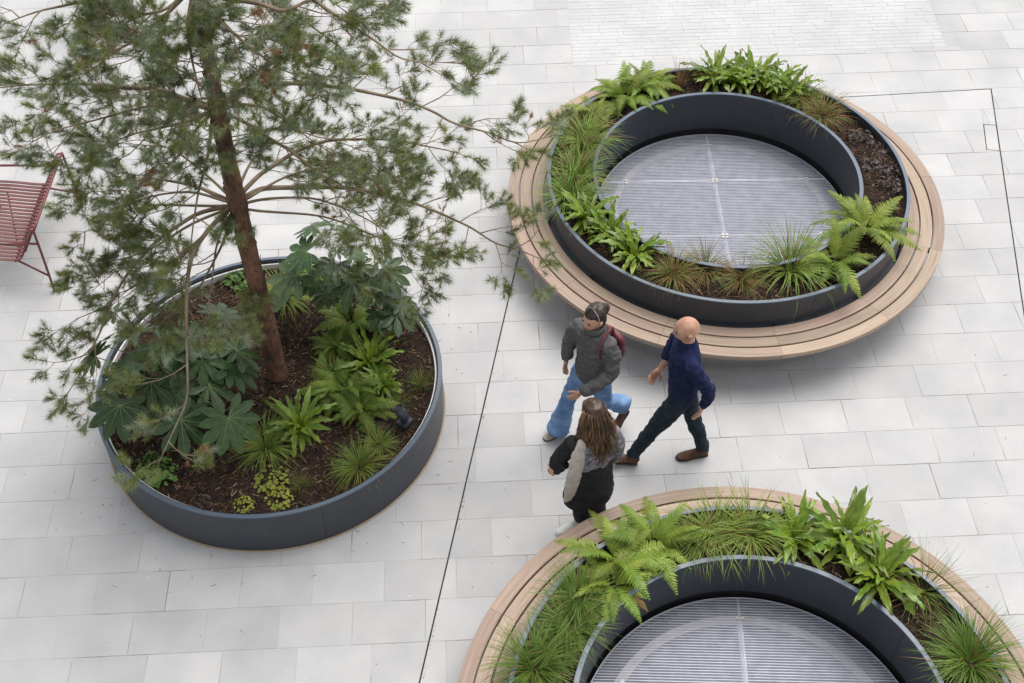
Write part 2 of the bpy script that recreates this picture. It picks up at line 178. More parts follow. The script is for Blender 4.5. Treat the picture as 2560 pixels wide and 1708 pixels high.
def mk_mesh(name, verts, faces, mats, smooth=False, midx=None):
    me = bpy.data.meshes.new(name)
    me.from_pydata([tuple(v) for v in verts], [], [tuple(f) for f in faces])
    for m in (mats if isinstance(mats, (list, tuple)) else [mats]): me.materials.append(m)
    if midx is not None: me.polygons.foreach_set('material_index', np.asarray(midx, dtype=np.int32))
    if smooth: me.polygons.foreach_set('use_smooth', np.ones(len(me.polygons), dtype=bool))
    me.update(); return me

def add(name, me, parent=None, loc=(0, 0, 0)):
    o = bpy.data.objects.new(name, me); COL.objects.link(o); o.location = loc
    if parent is not None: o.parent = parent
    return o

def thing(name, label, cat, loc=(0, 0, 0), group=None, rotz=0.0, scale=1.0):
    o = bpy.data.objects.new(name, None); COL.objects.link(o); o.location = loc; o.rotation_euler = (0, 0, rotz); o.scale = (scale,) * 3
    o.empty_display_size = 0.1
    return tag(o, label, cat, group)

class MB:
    """collects closed pieces, in world coordinates, and links them as one mesh"""
    def __init__(s): s.v = []; s.f = []; s.m = []
    def put(s, verts, faces, mi=0):
        k = len(s.v); s.v.extend(tuple(v) for v in verts); s.f.extend(tuple(i + k for i in f) for f in faces); s.m.extend([mi] * len(faces)); return s
    def build(s, name, mats, parent=None, off=(0, 0, 0), smooth=False, loc=(0, 0, 0)):
        vv = np.array(s.v, dtype=float) - np.array(off)
        return add(name, mk_mesh(name, vv, s.f, mats, smooth, s.m), parent, loc)

BOXF = [(0, 3, 2, 1), (4, 5, 6, 7), (0, 1, 5, 4), (1, 2, 6, 5), (2, 3, 7, 6), (3, 0, 4, 7)]
def box(x0, x1, y0, y1, z0, z1):
    return [(x0, y0, z0), (x1, y0, z0), (x1, y1, z0), (x0, y1, z0), (x0, y0, z1), (x1, y0, z1), (x1, y1, z1), (x0, y1, z1)], BOXF

def lathe(profile, a0=0.0, a1=360.0, n=160, c=(0, 0), z0=0.0):
    """closed (r, z) profile swept from a0 to a1 degrees; full circle closes on itself"""
    full = abs(a1 - a0) > 359.9; k = len(profile)
    ang = [R(a0 + (a1 - a0) * i / n) for i in range(n if full else n + 1)]
    v = [(c[0] + r * math.cos(a), c[1] + r * math.sin(a), z + z0) for a in ang for r, z in profile]
    f = []
    for i in range(n):
        j = (i + 1) % len(ang)
        for q in range(k):
            q2 = (q + 1) % k
            f.append((i * k + q, j * k + q, j * k + q2, i * k + q2))
    if not full:
        f.append(tuple(range(k - 1, -1, -1))); f.append(tuple((len(ang) - 1) * k + q for q in range(k)))
    return v, f

def tube(pts, rad, sides=6, cap=True):
    """tapered tube along a polyline"""
    pts = [Vector(p) for p in pts]; n = len(pts)
    rad = rad if isinstance(rad, (list, tuple)) else [rad] * n
    v = []; f = []; ref = None
    for i, p in enumerate(pts):
        t = (pts[min(i + 1, n - 1)] - pts[max(i - 1, 0)]).normalized()
        if ref is None: ref = t.orthogonal().normalized()
        ref = (ref - t * ref.dot(t))
        ref = ref.normalized() if ref.length > 1e-6 else t.orthogonal().normalized()
        b = t.cross(ref)
        for s in range(sides):
            a = 2 * math.pi * s / sides
            v.append(p + (ref * math.cos(a) + b * math.sin(a)) * rad[i])
    for i in range(n - 1):
        for s in range(sides):
            s2 = (s + 1) % sides
            f.append((i * sides + s, i * sides + s2, (i + 1) * sides + s2, (i + 1) * sides + s))
    if cap:
        f.append(tuple(range(sides - 1, -1, -1))); f.append(tuple((n - 1) * sides + s for s in range(sides)))
    return v, f

def smooth_path(pts, per=4):
    """Catmull-Rom through the points"""
    P = [Vector(p) for p in pts]; P = [P[0] * 2 - P[1]] + P + [P[-1] * 2 - P[-2]]; o = []
    for i in range(1, len(P) - 2):
        for k in range(per):
            t = k / per; a, b, c, d = P[i - 1], P[i], P[i + 1], P[i + 2]
            o.append(0.5 * ((2 * b) + (c - a) * t + (2 * a - 5 * b + 4 * c - d) * t * t + (3 * b - a - 3 * c + d) * t ** 3))
    o.append(P[-2]); return o

# ------------------------------------------------------------------ paving
RA = (2.127, 9.654); RC = (1.703, 3.941); PB = (-2.115, 7.298)      # centres of the two ring planters and of the tree planter
R_RIM, R_IN, R_BENCH = 1.769, 1.322, 2.156
H_RIM, H_BENCH, H_GRATE, H_B = 0.741, 0.457, 0.225, 0.485

gr = add('ground', mk_mesh('ground', [(-300, -300, -0.05), (300, -300, -0.05), (300, 300, -0.05), (-300, 300, -0.05)], [(0, 1, 2, 3)], M['stone']))
tag(gr, kind='structure')
M['tan_pale'] = mat('pale_grout', (0.40, 0.395, 0.385), (0.33, 0.32, 0.31), scale=2, rough=0.95)
pave = add('paving', mk_mesh('paving', [(-16, -6, -0.0028), (16, -6, -0.0028), (16, 26, -0.0028), (-16, 26, -0.0028)], [(0, 1, 2, 3)], M['mortar']))
tag(pave, kind='structure')

def clip(poly, p, nrm):
    """part of a convex polygon with (x - p).nrm <= 0"""
    o = []
    for i in range(len(poly)):
        a, b = poly[i], poly[(i + 1) % len(poly)]
        da = (a[0] - p[0]) * nrm[0] + (a[1] - p[1]) * nrm[1]; db = (b[0] - p[0]) * nrm[0] + (b[1] - p[1]) * nrm[1]
        if da <= 0: o.append(a)
        if (da < 0) != (db < 0) and abs(da - db) > 1e-12:
            t = da / (da - db); o.append((a[0] + (b[0] - a[0]) * t, a[1] + (b[1] - a[1]) * t))
    return o
def area(p): return 0.5 * abs(sum(p[i][0] * p[(i + 1) % len(p)][1] - p[(i + 1) % len(p)][0] * p[i][1] for i in range(len(p))))
def cut(polys, hole):
    """polys minus a convex counter-clockwise hole"""
    out = []
    for poly in polys:
        rest = poly; got = []
        for i in range(len(hole)):
            a, b = hole[i], hole[(i + 1) % len(hole)]; nrm = (b[1] - a[1], -(b[0] - a[0]))
            o = clip(rest, a, (-nrm[0], -nrm[1]))
            if len(o) > 2 and area(o) > 1e-4: got.append(o)
            rest = clip(rest, a, nrm)
            if len(rest) < 3 or area(rest) < 1e-6: rest = None; break
        out.extend(got if rest else [poly])
    return out
def strip(a, b, w):
    d = Vector((b[0] - a[0], b[1] - a[1])).normalized(); n = Vector((-d.y, d.x)) * w / 2
    return [(a[0] - n.x, a[1] - n.y), (b[0] - n.x, b[1] - n.y), (b[0] + n.x, b[1] + n.y), (a[0] + n.x, a[1] + n.y)]
SLOTS = [strip((-1.45, 0.35), (0.16, 9.80), 0.012), strip((3.0, 11.79), (5.54, 11.99), 0.010), strip((5.531, 11.995), (4.60, 6.45), 0.012),
         strip((5.279, 11.339), (5.203, 10.901), 0.010), strip((5.275, 11.340), (5.415, 11.324), 0.008), strip((5.199, 10.902), (5.337, 10.880), 0.008)]
COVER = [(5.207, 10.905), (5.331, 10.884), (5.409, 11.320), (5.283, 11.335)]
PATCH = [(0.742, 12.47), (5.215, 12.835), (5.29, 20.0), (0.60, 20.0)]
TH = R(2.5); CT, ST = math.cos(TH), math.sin(TH)
def uv2w(u, v): return (u * CT - v * ST, u * ST + v * CT)
PITCH, V0, SW, J = 0.3757, 6.864, 0.578, 0.0045
def prism(poly, z, bev=0.0025, depth=0.03):
    cx = sum(p[0] for p in poly) / len(poly); cy = sum(p[1] for p in poly) / len(poly)
    n = len(poly); v = [(x, y, z - depth) for x, y in poly] + [(x, y, z - bev * 0.8) for x, y in poly]
    for x, y in poly:
        d = math.hypot(cx - x, cy - y) or 1; v.append((x + (cx - x) / d * bev * 1.4, y + (cy - y) / d * bev * 1.4, z))
    f = [tuple(range(2 * n, 3 * n))]
    for k in (0, 1):
        for i in range(n): f.append((k * n + i, k * n + (i + 1) % n, (k + 1) * n + (i + 1) % n, (k + 1) * n + i))
    return v, f
CAM = Vector((0, 0, 8.95)); CAMI = cam.matrix_world.inverted()
def in_view(x, y, z=0.0, m=1.04):
    c = CAMI @ Vector((x, y, z))
    return abs(c.x / -c.z) < 0.401 * m and abs(c.y / -c.z) < 0.2675 * m
slabs = []
for row in range(-20, 34):
    v0 = V0 + row * PITCH; off = ((row * 0.5) % 1.0) * SW + rng.uniform(-0.07, 0.07)
    u = -17.0 + off
    while u < 17:
        w = SW * rng.choice((1, 1, 1, 1, 1, 0.99, 1.01))
        base = [uv2w(u + J / 2, v0 + J / 2), uv2w(u + w - J / 2, v0 + J / 2), uv2w(u + w - J / 2, v0 + PITCH - J / 2), uv2w(u + J / 2, v0 + PITCH - J / 2)]
        u += w
        cx, cy = base[0][0] + .28, base[0][1] + .18
        if abs(cx) > 13 or not (-2 < cy < 19): continue
        ps = [base]
        for hole in SLOTS + [COVER, PATCH]:
            if any(abs(h[0] - cx) < 12 for h in hole): ps = cut(ps, hole)
        for p in ps:
            if area(p) < 0.0012: continue
            x = sum(q[0] for q in p) / len(p); y = sum(q[1] for q in p) / len(p)
            if math.dist((x, y), RA) < 1.62 or math.dist((x, y), RC) < 1.62 or math.dist((x, y), PB) < 1.15: continue
            vis = any(in_view(*q) for q in p)
            hid = any(math.dist((x, y), c) < r for c, r in ((RA, 1.75), (RC, 1.75), (PB, 1.3)))
            slabs.append(((0 if vis and not hid else 100) - area(p) * 60 / (Vector((x, y, 0)) - CAM).length, p))
slabs.sort(key=lambda s: s[0])
rest = MB()
for i, (k, p) in enumerate(slabs):
    z = rng.uniform(-0.0012, 0.0012)
    v, f = prism(p, z)
    if i < 300: add('slab', mk_mesh('slab', v, f, M['stone']), pave)
    else: rest.put(v, f)
tag(rest.build('slab_field', M['stone'], pave), kind='stuff')
# small setts of the pale square behind the upper ring
sett = MB(); y = 12.30
while y < 19.6:
    x = 1.0 - rng.uniform(0, 0.2)
    while x < 6.3:
        w = rng.uniform(0.16, 0.30)
        q = [uv2w(*p) for p in ((x + .002, y + .002), (x + w - .002, y + .002), (x + w - .002, y + .071), (x + .002, y + .071))]
        for i in range(4):
            a, b = PATCH[i], PATCH[(i + 1) % 4]; q = clip(q, a, (b[1] - a[1], -(b[0] - a[0])))
            if len(q) < 3: break
        if len(q) > 2 and area(q) > 5e-4: sett.put(*prism(q, rng.uniform(-.001, .001), 0.002))
        x += w
    y += 0.073
add('sett_bed', mk_mesh('sett_bed', [(x, y, -0.0016) for x, y in PATCH], [(0, 1, 2, 3)], M['tan_pale']), pave)
tag(sett.build('sett_field', M['sett'], pave), kind='stuff')
jb = MB()
for s in SLOTS: jb.put([(x, y, -0.0018) for x, y in s], [(0, 1, 2, 3)])
jo = jb.build('expansion_joint', M['slot'], pave)
# grit and leaf crumbs caught in the long joint
gb = MB(); a, b = Vector((-0.72, 4.5)), Vector((0.09, 9.3))
for i in range(260):
    t = rng.random(); cl = math.sin(t * 23) + math.sin(t * 57 + 1)
    if cl < 0.35 and rng.random() < 0.75: continue
    p = a.lerp(b, t); s = rng.uniform(.004, .011); gx, gy = p.x + rng.gauss(0, .005), p.y
    gb.put([(gx - s, gy - s, -.006), (gx + s, gy - s * .4, -.006), (gx, gy + s, -.006), (gx, gy, s * .7)], [(0, 1, 3), (1, 2, 3), (2, 0, 3)], rng.choice((0, 0, 1, 2)))
tag(gb.build('grit', [M['tan'], M['chip_b'], M['soil']], pave), kind='stuff')
cv = add('inspection_cover', mk_mesh('inspection_cover', *prism(COVER, 0.0005, 0.003), M['stone']))
tag(cv, 'small rectangular paved inspection cover outlined by dark joints at right edge', 'cover')

# ------------------------------------------------------------------ planters, benches, grates
def uv_arc(o, c):
    me = o.data; uvl = me.uv_layers.new(name='UVMap')
    off = rng.uniform(0, 40)
    for lp in me.loops:
        v = me.vertices[lp.vertex_index].co; r = math.hypot(v.x, v.y)
        uvl.data[lp.index].uv = (math.atan2(v.y, v.x) * 2.0 + off, r + v.z)

def soil_ring(name, parent, r0, r1, z, seed):
    nA, nR = 120, 8; v = []; f = []
    for i in range(nA):
        a = 2 * math.pi * i / nA
        for j in range(nR + 1):
            r = r0 + (r1 - r0) * j / nR; x, y = r * math.cos(a), r * math.sin(a)
            v.append((x, y, z + 0.035 * noise.noise(Vector((x * 2.3 + seed, y * 2.3, 0))) + 0.012 * noise.noise(Vector((x * 11, y * 11, seed)))))
    for i in range(nA):
        for j in range(nR): f.append((i * (nR + 1) + j, i * (nR + 1) + j + 1, ((i + 1) % nA) * (nR + 1) + j + 1, ((i + 1) % nA) * (nR + 1) + j))
    return add(name, mk_mesh(name, v, f, M['soil'], True), parent)

def chips(parent, r0, r1, z, n, seed, light=(0.70, 0.24, 0.06)):
    b = MB(); q = random.Random(seed)
    for _ in range(n):
        a = q.uniform(0, 2 * math.pi); r = math.sqrt(q.uniform(r0 * r0, r1 * r1)); x, y = r * math.cos(a), r * math.sin(a)
        zz = z + 0.035 * noise.noise(Vector((x * 2.3 + seed, y * 2.3, 0))) + q.uniform(0.0, 0.014)
        L = q.uniform(0.008, 0.034); w = q.uniform(0.002, 0.007); t = q.uniform(0.002, 0.005)
        d = Vector((math.cos(q.uniform(0, 6.3)), math.sin(q.uniform(0, 6.3)), q.uniform(-.45, .45))).normalized(); s = d.cross(Vector((0, 0, 1))).normalized(); u = s.cross(d)
        c = Vector((x, y, zz))
        b.put([c - d * L - s * w, c - d * L + s * w * .6, c + d * L + s * w, c + d * L * .9 - s * w * .5, c + u * t * 2], [(0, 1, 4), (1, 2, 4), (2, 3, 4), (3, 0, 4), (3, 2, 1, 0)],
              q.choices((0, 1, 2), light)[0])
    o = b.build('bark_chips', [M['chip_a'], M['chip_b'], M['chip_c']], parent)
    return tag(o, kind='stuff')

def wall_panels(parent, ro, ri, z0, z1, first, n=6):
    for k in range(n):
        a0 = first + k * 360 / n; g = math.degrees(0.0012 / ro)
        v, f = lathe([(ri, z0), (ro, z0), (ro, z1), (ri, z1)], a0 + g, a0 + 360 / n - g, 28)
        add('wall_panel', mk_mesh('wall_panel', v, f, M['metal']), parent)

def ring_planter(c, label, seam):
    t = thing('ring_planter', label, 'planter', (c[0], c[1], 0), 'ring planters around floor grates')
    wall_panels(t, R_RIM - .003, R_RIM - .012, 0.05, H_RIM - .012, seam)
    add('plinth', mk_mesh('plinth', *lathe([(R_RIM - .07, 0), (R_RIM - .05, 0), (R_RIM - .05, .06), (R_RIM - .07, .06)]), M['dark']), t)
    add('rim', mk_mesh('rim', *lathe([(R_RIM - .036, H_RIM - .012), (R_RIM, H_RIM - .012), (R_RIM, H_RIM - .002), (R_RIM - .002, H_RIM), (R_RIM - .034, H_RIM), (R_RIM - .036, H_RIM - .002)]), M['rim']), t)
    add('liner', mk_mesh('liner', *lathe([(R_RIM - .034, .5), (R_RIM - .020, .5), (R_RIM - .020, H_RIM - .013), (R_RIM - .034, H_RIM - .013)]), M['metal']), t)
    for k in range(6):
        a0 = seam + 11 + k * 60; g = 0.05
        add('inner_wall_panel', mk_mesh('inner_wall_panel', *lathe([(R_IN - .036, .285), (R_IN - .026, .285), (R_IN - .026, H_RIM - .012), (R_IN - .036, H_RIM - .012)], a0 + g, a0 + 60 - g, 28), M['metal'], True if False else False), t)
    add('inner_rim', mk_mesh('inner_rim', *lathe([(R_IN - .039, H_RIM - .012), (R_IN, H_RIM - .012), (R_IN, H_RIM - .002), (R_IN - .002, H_RIM), (R_IN - .037, H_RIM), (R_IN - .039, H_RIM - .002)]), M['rim']), t)
    add('shadow_gap_ring', mk_mesh('shadow_gap_ring', *lathe([(R_IN - .012, .0), (R_IN - .002, .0), (R_IN - .002, H_RIM - .013), (R_IN - .012, H_RIM - .013)]), M['dark']), t)  # black ring: shade of the gap between wall and grate put into colour
    soil_ring('soil', t, R_IN - .004, R_RIM - .03, 0.655, c[0])
    chips(t, R_IN + .01, R_RIM - .045, 0.655, 5200, c[0])
    return t

def ring_bench(c, label, first):
    t = thing('ring_bench', label, 'bench', (c[0], c[1], 0), 'circular timber benches')
    W = [(1.804, 1.911), (1.926, 2.033), (2.048, R_BENCH)]
    for k in range(12):
        a0 = first + 30 * k
        for r0, r1 in W:
            g = math.degrees(0.0011 / r1); e = .003; zt, zb = H_BENCH, H_BENCH - .046
            o = add('slat', mk_mesh('slat', *lathe([(r0, zb), (r1, zb), (r1, zt - e), (r1 - e, zt), (r0 + e, zt), (r0, zt - e)], a0 + g, a0 + 30 - g, 18), M['wood']), t)
            uv_arc(o, c)
        a = R(a0 + 1.2)
        m = Matrix.Rotation(a, 4, 'Z')
        v, f = box(1.755, 2.12, -.02, .02, H_BENCH - .088, H_BENCH - .048)
        v2, f2 = box(1.7665, 1.790, -.03, .03, .10, H_BENCH - .089)
        b = MB().put([m @ Vector(p) for p in v], f).put([m @ Vector(p) for p in v2], f2)
        b.build('bracket', M['metal'], t)
    add('support_rail', mk_mesh('support_rail', *lathe([(1.955, H_BENCH - .087), (1.995, H_BENCH - .087), (1.995, H_BENCH - .0475), (1.955, H_BENCH - .0475)]), M['metal']), t)
    return t

def floor_grate(c, label, rot):
    t = thing('floor_grate', label, 'grate', (c[0], c[1], 0), 'round floor grates', R(rot))
    RG = 1.262; zt = H_GRATE; rows = [-2, -0.34, 0.50, 2]
    def span(x, y0, y1, rr=RG - .004):
        if abs(x) >= rr: return None
        h = math.sqrt(rr * rr - x * x); a, b = max(-h, y0), min(h, y1)
        return (a, b) if b - a > .004 else None
    for sx in (-1, 1):
        for k in range(3):
            y0, y1 = rows[k] + .003, rows[k + 1] - .003
            b = MB(); x = 0.0035
            while x < RG:
                s = span(x, y0, y1)
                if s: b.put(*box(sx * x - .0009, sx * x + .0009, s[0], s[1], zt - .009, zt - .0005))
                x += 0.0070
            y = -RG + .012
            while y < RG:
                if y0 < y < y1:
                    h = math.sqrt(max(0, (RG - .004) ** 2 - y * y)); x0, x1 = (.004, h) if sx > 0 else (-h, -.004)
                    if h > .01: b.put(*box(x0, x1, y - .0023, y + .0023, zt - .004, zt), 1)
                y += 0.0232
            for yy in (y0 + .004, y1 - .004):
                if abs(yy) < RG - .01:
                    h = math.sqrt((RG - .004) ** 2 - yy * yy); x0, x1 = (.002, h) if sx > 0 else (-h, -.002)
                    b.put(*box(x0, x1, yy - .0022, yy + .0022, zt - .024, zt + .001), 1)
            s = span(sx * .0045, y0, y1)
            if s: b.put(*box(sx * .0045 - .0018, sx * .0045 + .0018, s[0], s[1], zt - .024, zt + .001), 1)
            tag(b.build('bar_panel', [M['galv'], M['galv_bar']], t), kind='stuff')
    add('edge_band', mk_mesh('edge_band', *lathe([(RG - .005, zt - .026), (RG, zt - .026), (RG, zt + .001), (RG - .005, zt + .001)]), M['galv_bar']), t)
    add('support_ring', mk_mesh('support_ring', *lathe([(1.045, zt - .05), (1.115, zt - .05), (1.115, zt - .026), (1.045, zt - .026)]), M['galv_pale']), t)
    b = MB().put(*box(-.022, .022, -1.05, 1.05, zt - .055, zt - .0265)); b.build('support_beam', M['galv'], t)
    for yy in (-.34, .50):
        h = math.sqrt(1.05 ** 2 - yy * yy)
        MB().put(*box(-h, -.023, yy - .02, yy + .02, zt - .055, zt - .0265)).put(*box(.023, h, yy - .02, yy + .02, zt - .055, zt - .0265)).build('support_beam', M['galv'], t)
    for yy in (-.34, .50):
        for x in (-.94, 0, .94):
            for ax in ((-1, 1) if x == 0 else (1,)):
                for ay in (-1, 1):
                    px = x + ax * .018; py = yy + ay * .018
                    MB().put(*box(px - .0145, px + .0145, py - .0135, py + .0135, zt + .0012, zt + .005)).build('clip', M['galv_pale'], t)
    for yy in (1.08, -1.08):
        for ax in (-1, 1): MB().put(*box(ax * .02 - .014, ax * .02 + .014, yy - .013, yy + .013, zt + .0012, zt + .005)).build('clip', M['galv_pale'], t)
    add('void_shade_disc', mk_mesh('void_shade_disc', *lathe([(0.001, .004), (1.30, .004), (1.30, .012), (0.001, .012)], n=64), M['dark']), t)  # black disc on the ground, painted as the shade of a deep void
    return t

ring_planter(RA, 'dark slate ring planter around the whole grate, upper of the two rings', -70)
ring_bench(RA, 'round timber slat bench around the upper ring planter', -142.5)
floor_grate(RA, 'round steel floor grate inside the upper ring planter', 0.6)
ring_planter(RC, 'dark slate ring planter cut off by the bottom edge', 20)
ring_bench(RC, 'round timber slat bench around the ring planter at the bottom edge', 1.0)
floor_grate(RC, 'round steel floor grate inside the ring planter at the bottom edge', -2.0)

tp = thing('tree_planter', 'dark slate round planter with mulch holding the pine tree', 'planter', (PB[0], PB[1], 0))
wall_panels(tp, 1.497, 1.487, 0.012, H_B - .012, -67.5)
add('sealant_strip', mk_mesh('sealant_strip', *lathe([(1.47, .0), (1.512, .0), (1.506, .008), (1.47, .011)]), M['tan']), tp)
add('rim', mk_mesh('rim', *lathe([(1.464, H_B - .012), (1.5, H_B - .012), (1.5, H_B - .002), (1.498, H_B), (1.466, H_B), (1.464, H_B - .002)]), M['rim']), tp)
add('liner', mk_mesh('liner', *lathe([(1.452, .25), (1.4635, .25), (1.4635, H_B - .013), (1.452, H_B - .013)]), M['dark']), tp)
add('white_edge', mk_mesh('white_edge', *lathe([(1.436, .30), (1.4515, .30), (1.4515, H_B - .040), (1.436, H_B - .040)]), M['white']), tp)
soil_ring('soil', tp, 0.001, 1.44, 0.385, 3.3)
chips(tp, 0.0, 1.43, 0.385, 9000, 3.3, (0.62, 0.29, 0.09))

# ------------------------------------------------------------------ plants: one leaf mesh of each kind, then copies
def arch(L, n, e0, e1, pw=1.0):
    """arching midrib in the XZ plane from the origin: list of (x, z, elevation)"""
    x = z = 0.0; o = [(0.0, 0.0, R(e0))]
    for i in range(n):
        e = R(e0 + (e1 - e0) * ((i + .5) / n) ** pw); x += L / n * math.cos(e); z += L / n * math.sin(e); o.append((x, z, e))
    return o

def frond_mesh(seed, L=0.46, e0=62, e1=-28):
    q = random.Random(seed); b = MB(); N = 23; A = arch(L, N, e0, e1, 1.1)
    pts = [(x, 0, z) for x, z, e in A]
    b.put(*tube(pts, [0.0024 * (1 - .7 * i / N) for i in range(N + 1)], 3), 1)
    for i in range(3, N + 1):
        t = i / N; ln = 0.098 * (min(1, (t - .08) / .3)) ** .8 * (1 - max(0, t - .30) / .72) ** .85 + .006
        x, z, e = A[i]; T = Vector((math.cos(e), 0, math.sin(e))); U = Vector((-math.sin(e), 0, math.cos(e)))
        for s in (-1, 1):
            l = ln * q.uniform(.88, 1.08); sw = R(18 + 22 * t + q.uniform(-5, 5)); dr = q.uniform(-.30, -.02)
            d = (T * math.sin(sw) + Vector((0, s, 0)) * math.cos(sw) + U * dr).normalized(); o = Vector((x, 0, z))
            wv = (T - d * T.dot(d)).normalized(); w = 0.0105 * (1 - .35 * t)
            prof = [(0, .75), (.18, 1.0), (.40, .92), (.62, .72), (.82, .45)]
            up = []; dn = []; v = []
            for k, (f, ww) in enumerate(prof):
                c = o + d * l * f - U * l * .12 * f * f
                v += [c + wv * w * ww, c + U * .0016, c - wv * w * ww]
            v.append(o + d * l - U * l * .13)
            fs = []
            for k in range(len(prof) - 1):
                a = 3 * k; fs += [(a, a + 1, a + 4, a + 3), (a + 1, a + 2, a + 5, a + 4)]
            a = 3 * (len(prof) - 1); fs += [(a, a + 1, a + 3), (a + 1, a + 2, a + 3)]
            b.put(v, fs)
    return b

def hart_mesh(seed, L=0.33, e0=70, e1=-15):
    q = random.Random(seed); b = MB(); N = 17; A = arch(L, N, e0, e1, .9); ph = q.uniform(0, 6); tw = q.uniform(-.5, .5); cols = []
    fr = q.uniform(22, 30)
    for i, (x, z, e) in enumerate(A):
        t = i / N; w = 0.0215 * (min(1, .32 + t * 3.2)) * (1 - max(0, t - .72) / .28 * .8) if t < .999 else .003
        U = Vector((-math.sin(e), 0, math.cos(e))); S = Vector((0, 1, 0)) * math.cos(tw * t) + U * math.sin(tw * t); U2 = S.cross(Vector((math.cos(e), 0, math.sin(e)))) * -1
        o = Vector((x, 0, z)); wa, wb = .0095 * math.sin(fr * t + ph), .0095 * math.sin(fr * t + ph + 2.2)
        ea, eb = 1 + .10 * math.sin(fr * 1.7 * t + ph), 1 + .10 * math.sin(fr * 1.7 * t + ph + 1)
        cols.append([o + S * w * ea + U * (wa + .004), o + S * w * .5 + U * .006, o, o - S * w * .5 + U * .006, o - S * w * eb + U * (wb + .004)])
    v = [p for c in cols for p in c]; f = []
    for i in range(N):
        for k in range(4): f.append((i * 5 + k, i * 5 + k + 1, i * 5 + k + 6, i * 5 + k + 5))
    b.put(v, f); return b

def blades_mesh(seed, n, L, wid, e_in, e_out, droop, spread=.02, mats=(1, 0), kink=0.0):
    q = random.Random(seed); b = MB()
    for i in range(n):
        t = math.sqrt(q.random()); e0 = e_in + (e_out - e_in) * t + q.uniform(-6, 6); l = L * q.uniform(.55, 1.1); dr = droop * q.uniform(.5, 1.35)
        az = q.uniform(0, 2 * math.pi); ca, sa = math.cos(az), math.sin(az); N = 6; A = arch(l, N, e0, e0 - dr, 1.25); w = wid * q.uniform(.7, 1.2); v = []; f = []
        rr = spread * math.sqrt(q.random()); a2 = az + q.uniform(-.8, .8); ox, oy = rr * math.cos(a2), rr * math.sin(a2); cv = q.uniform(-.25, .25) * l
        for k, (x, z, e) in enumerate(A):
            u = k / N; ww = w * (1 - u ** 2.2 * .96); y = cv * u * u
            for s in (-1, 1): v.append((ox + x * ca - (y + s * ww) * sa, oy + x * sa + (y + s * ww) * ca, z))
        for k in range(N): f.append((2 * k, 2 * k + 1, 2 * k + 3, 2 * k + 2))
        b.put(v, f, q.choices(range(len(mats)), mats)[0])
    return b

def small_leaves_mesh(seed, n, rad, size, h, lobes=5):
    """low mound of small scalloped leaves on thin stalks"""
    q = random.Random(seed); b = MB()
    for i in range(n):
        r = rad * math.sqrt(q.random()); a = q.uniform(0, 6.283); c = Vector((r * math.cos(a), r * math.sin(a), h * (1 - .55 * (r / rad) ** 2) * q.uniform(.5, 1.1)))
        s = size * q.uniform(.55, 1.15); nrm = Vector((math.cos(a) * .5 + q.gauss(0, .3), math.sin(a) * .5 + q.gauss(0, .3), 1)).normalized()
        X = nrm.orthogonal().normalized(); Y = nrm.cross(X); rot = q.uniform(0, 6.28); K = lobes * 2 + 2; v = [c - nrm * s * .15]
        for k in range(K):
            an = rot + math.pi * 2 * (k + .5) / K; rr = s * (1.0 if k % 2 else .74) * (0.35 if k == 0 else 1)
            v.append(c + X * math.cos(an) * rr + Y * math.sin(an) * rr + nrm * s * .10 * math.sin(k * 2.1 + i))
        b.put(v, [(0, 1 + k, 1 + (k + 1) % K) for k in range(K)])
        b.put(*tube([(c.x * .25, c.y * .25, 0), tuple(c - nrm * s * .15)], .0012, 3, False), 1)
    return b

def me_of(b, name, mats, smooth=True): return mk_mesh(name, b.v, b.f, mats, smooth, b.m)

FROND = [me_of(frond_mesh(i, .46, *e), 'frond', [M['fern'], M['stem']]) for i, e in enumerate(((66, -20), (55, -35), (72, 5), (45, -30)))]
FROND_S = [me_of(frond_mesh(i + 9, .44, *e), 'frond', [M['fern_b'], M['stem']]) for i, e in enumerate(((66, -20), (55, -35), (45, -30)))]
FROND_D = me_of(frond_mesh(31, .42, 40, -50), 'frond', [M['frond_brown'], M['stem']])
HART = [me_of(hart_mesh(i, L, *e), 'leaf', [M['hart']]) for i, (L, *e) in enumerate(((.34, 76, 18), (.33, 62, -12), (.30, 48, -35), (.26, 35, -40), (.35, 70, -5)))]
TUFT = {'grass': [me_of(blades_mesh(20 + i, 210, .46, .0042, 84, 30, 80, .05, (.86, .10, .04)), 'grass_tuft', [M['grass'], M['bronzeg'], M['straw']], False) for i in range(4)],
        'carex': [me_of(blades_mesh(30 + i, 420, .38, .0030, 84, 28, 70, .05, (.93, .04, .03)), 'grass_tuft', [M['grass_d'], M['bronzeg'], M['straw']], False) for i in range(3)],
        'bronze': [me_of(blades_mesh(40 + i, 230, .38, .0030, 84, 25, 70, .035, (.30, .46, .24)), 'grass_tuft', [M['grass_d'], M['bronzeg'], M['straw']], False) for i in range(3)],
        'dry': [me_of(blades_mesh(50 + i, 60, .30, .0024, 86, 55, 40, .03, (.02, .13, .85)), 'grass_tuft', [M['grass_d'], M['bronzeg'], M['straw']], False) for i in range(2)],
        'wispy': [me_of(blades_mesh(60 + i, 120, .44, .0022, 84, 30, 28, .03, (.62, .30, .08)), 'grass_tuft', [M['grass_d'], M['bronzeg'], M['straw']], False) for i in range(2)]}
MOUND = {'heu': [me_of(small_leaves_mesh(70 + i, 46, .13, .026, .075), 'leaf_mound', [M['heuch'], M['stem']], False) for i in range(2)],
         'gold': [me_of(small_leaves_mesh(75 + i, 62, .15, .024, .09), 'leaf_mound', [M['gold'], M['stem']], False) for i in range(2)],
         'geran': [me_of(small_leaves_mesh(80 + i, 90, .16, .026, .13), 'leaf_mound', [M['geran'], M['stem']], False) for i in range(2)]}
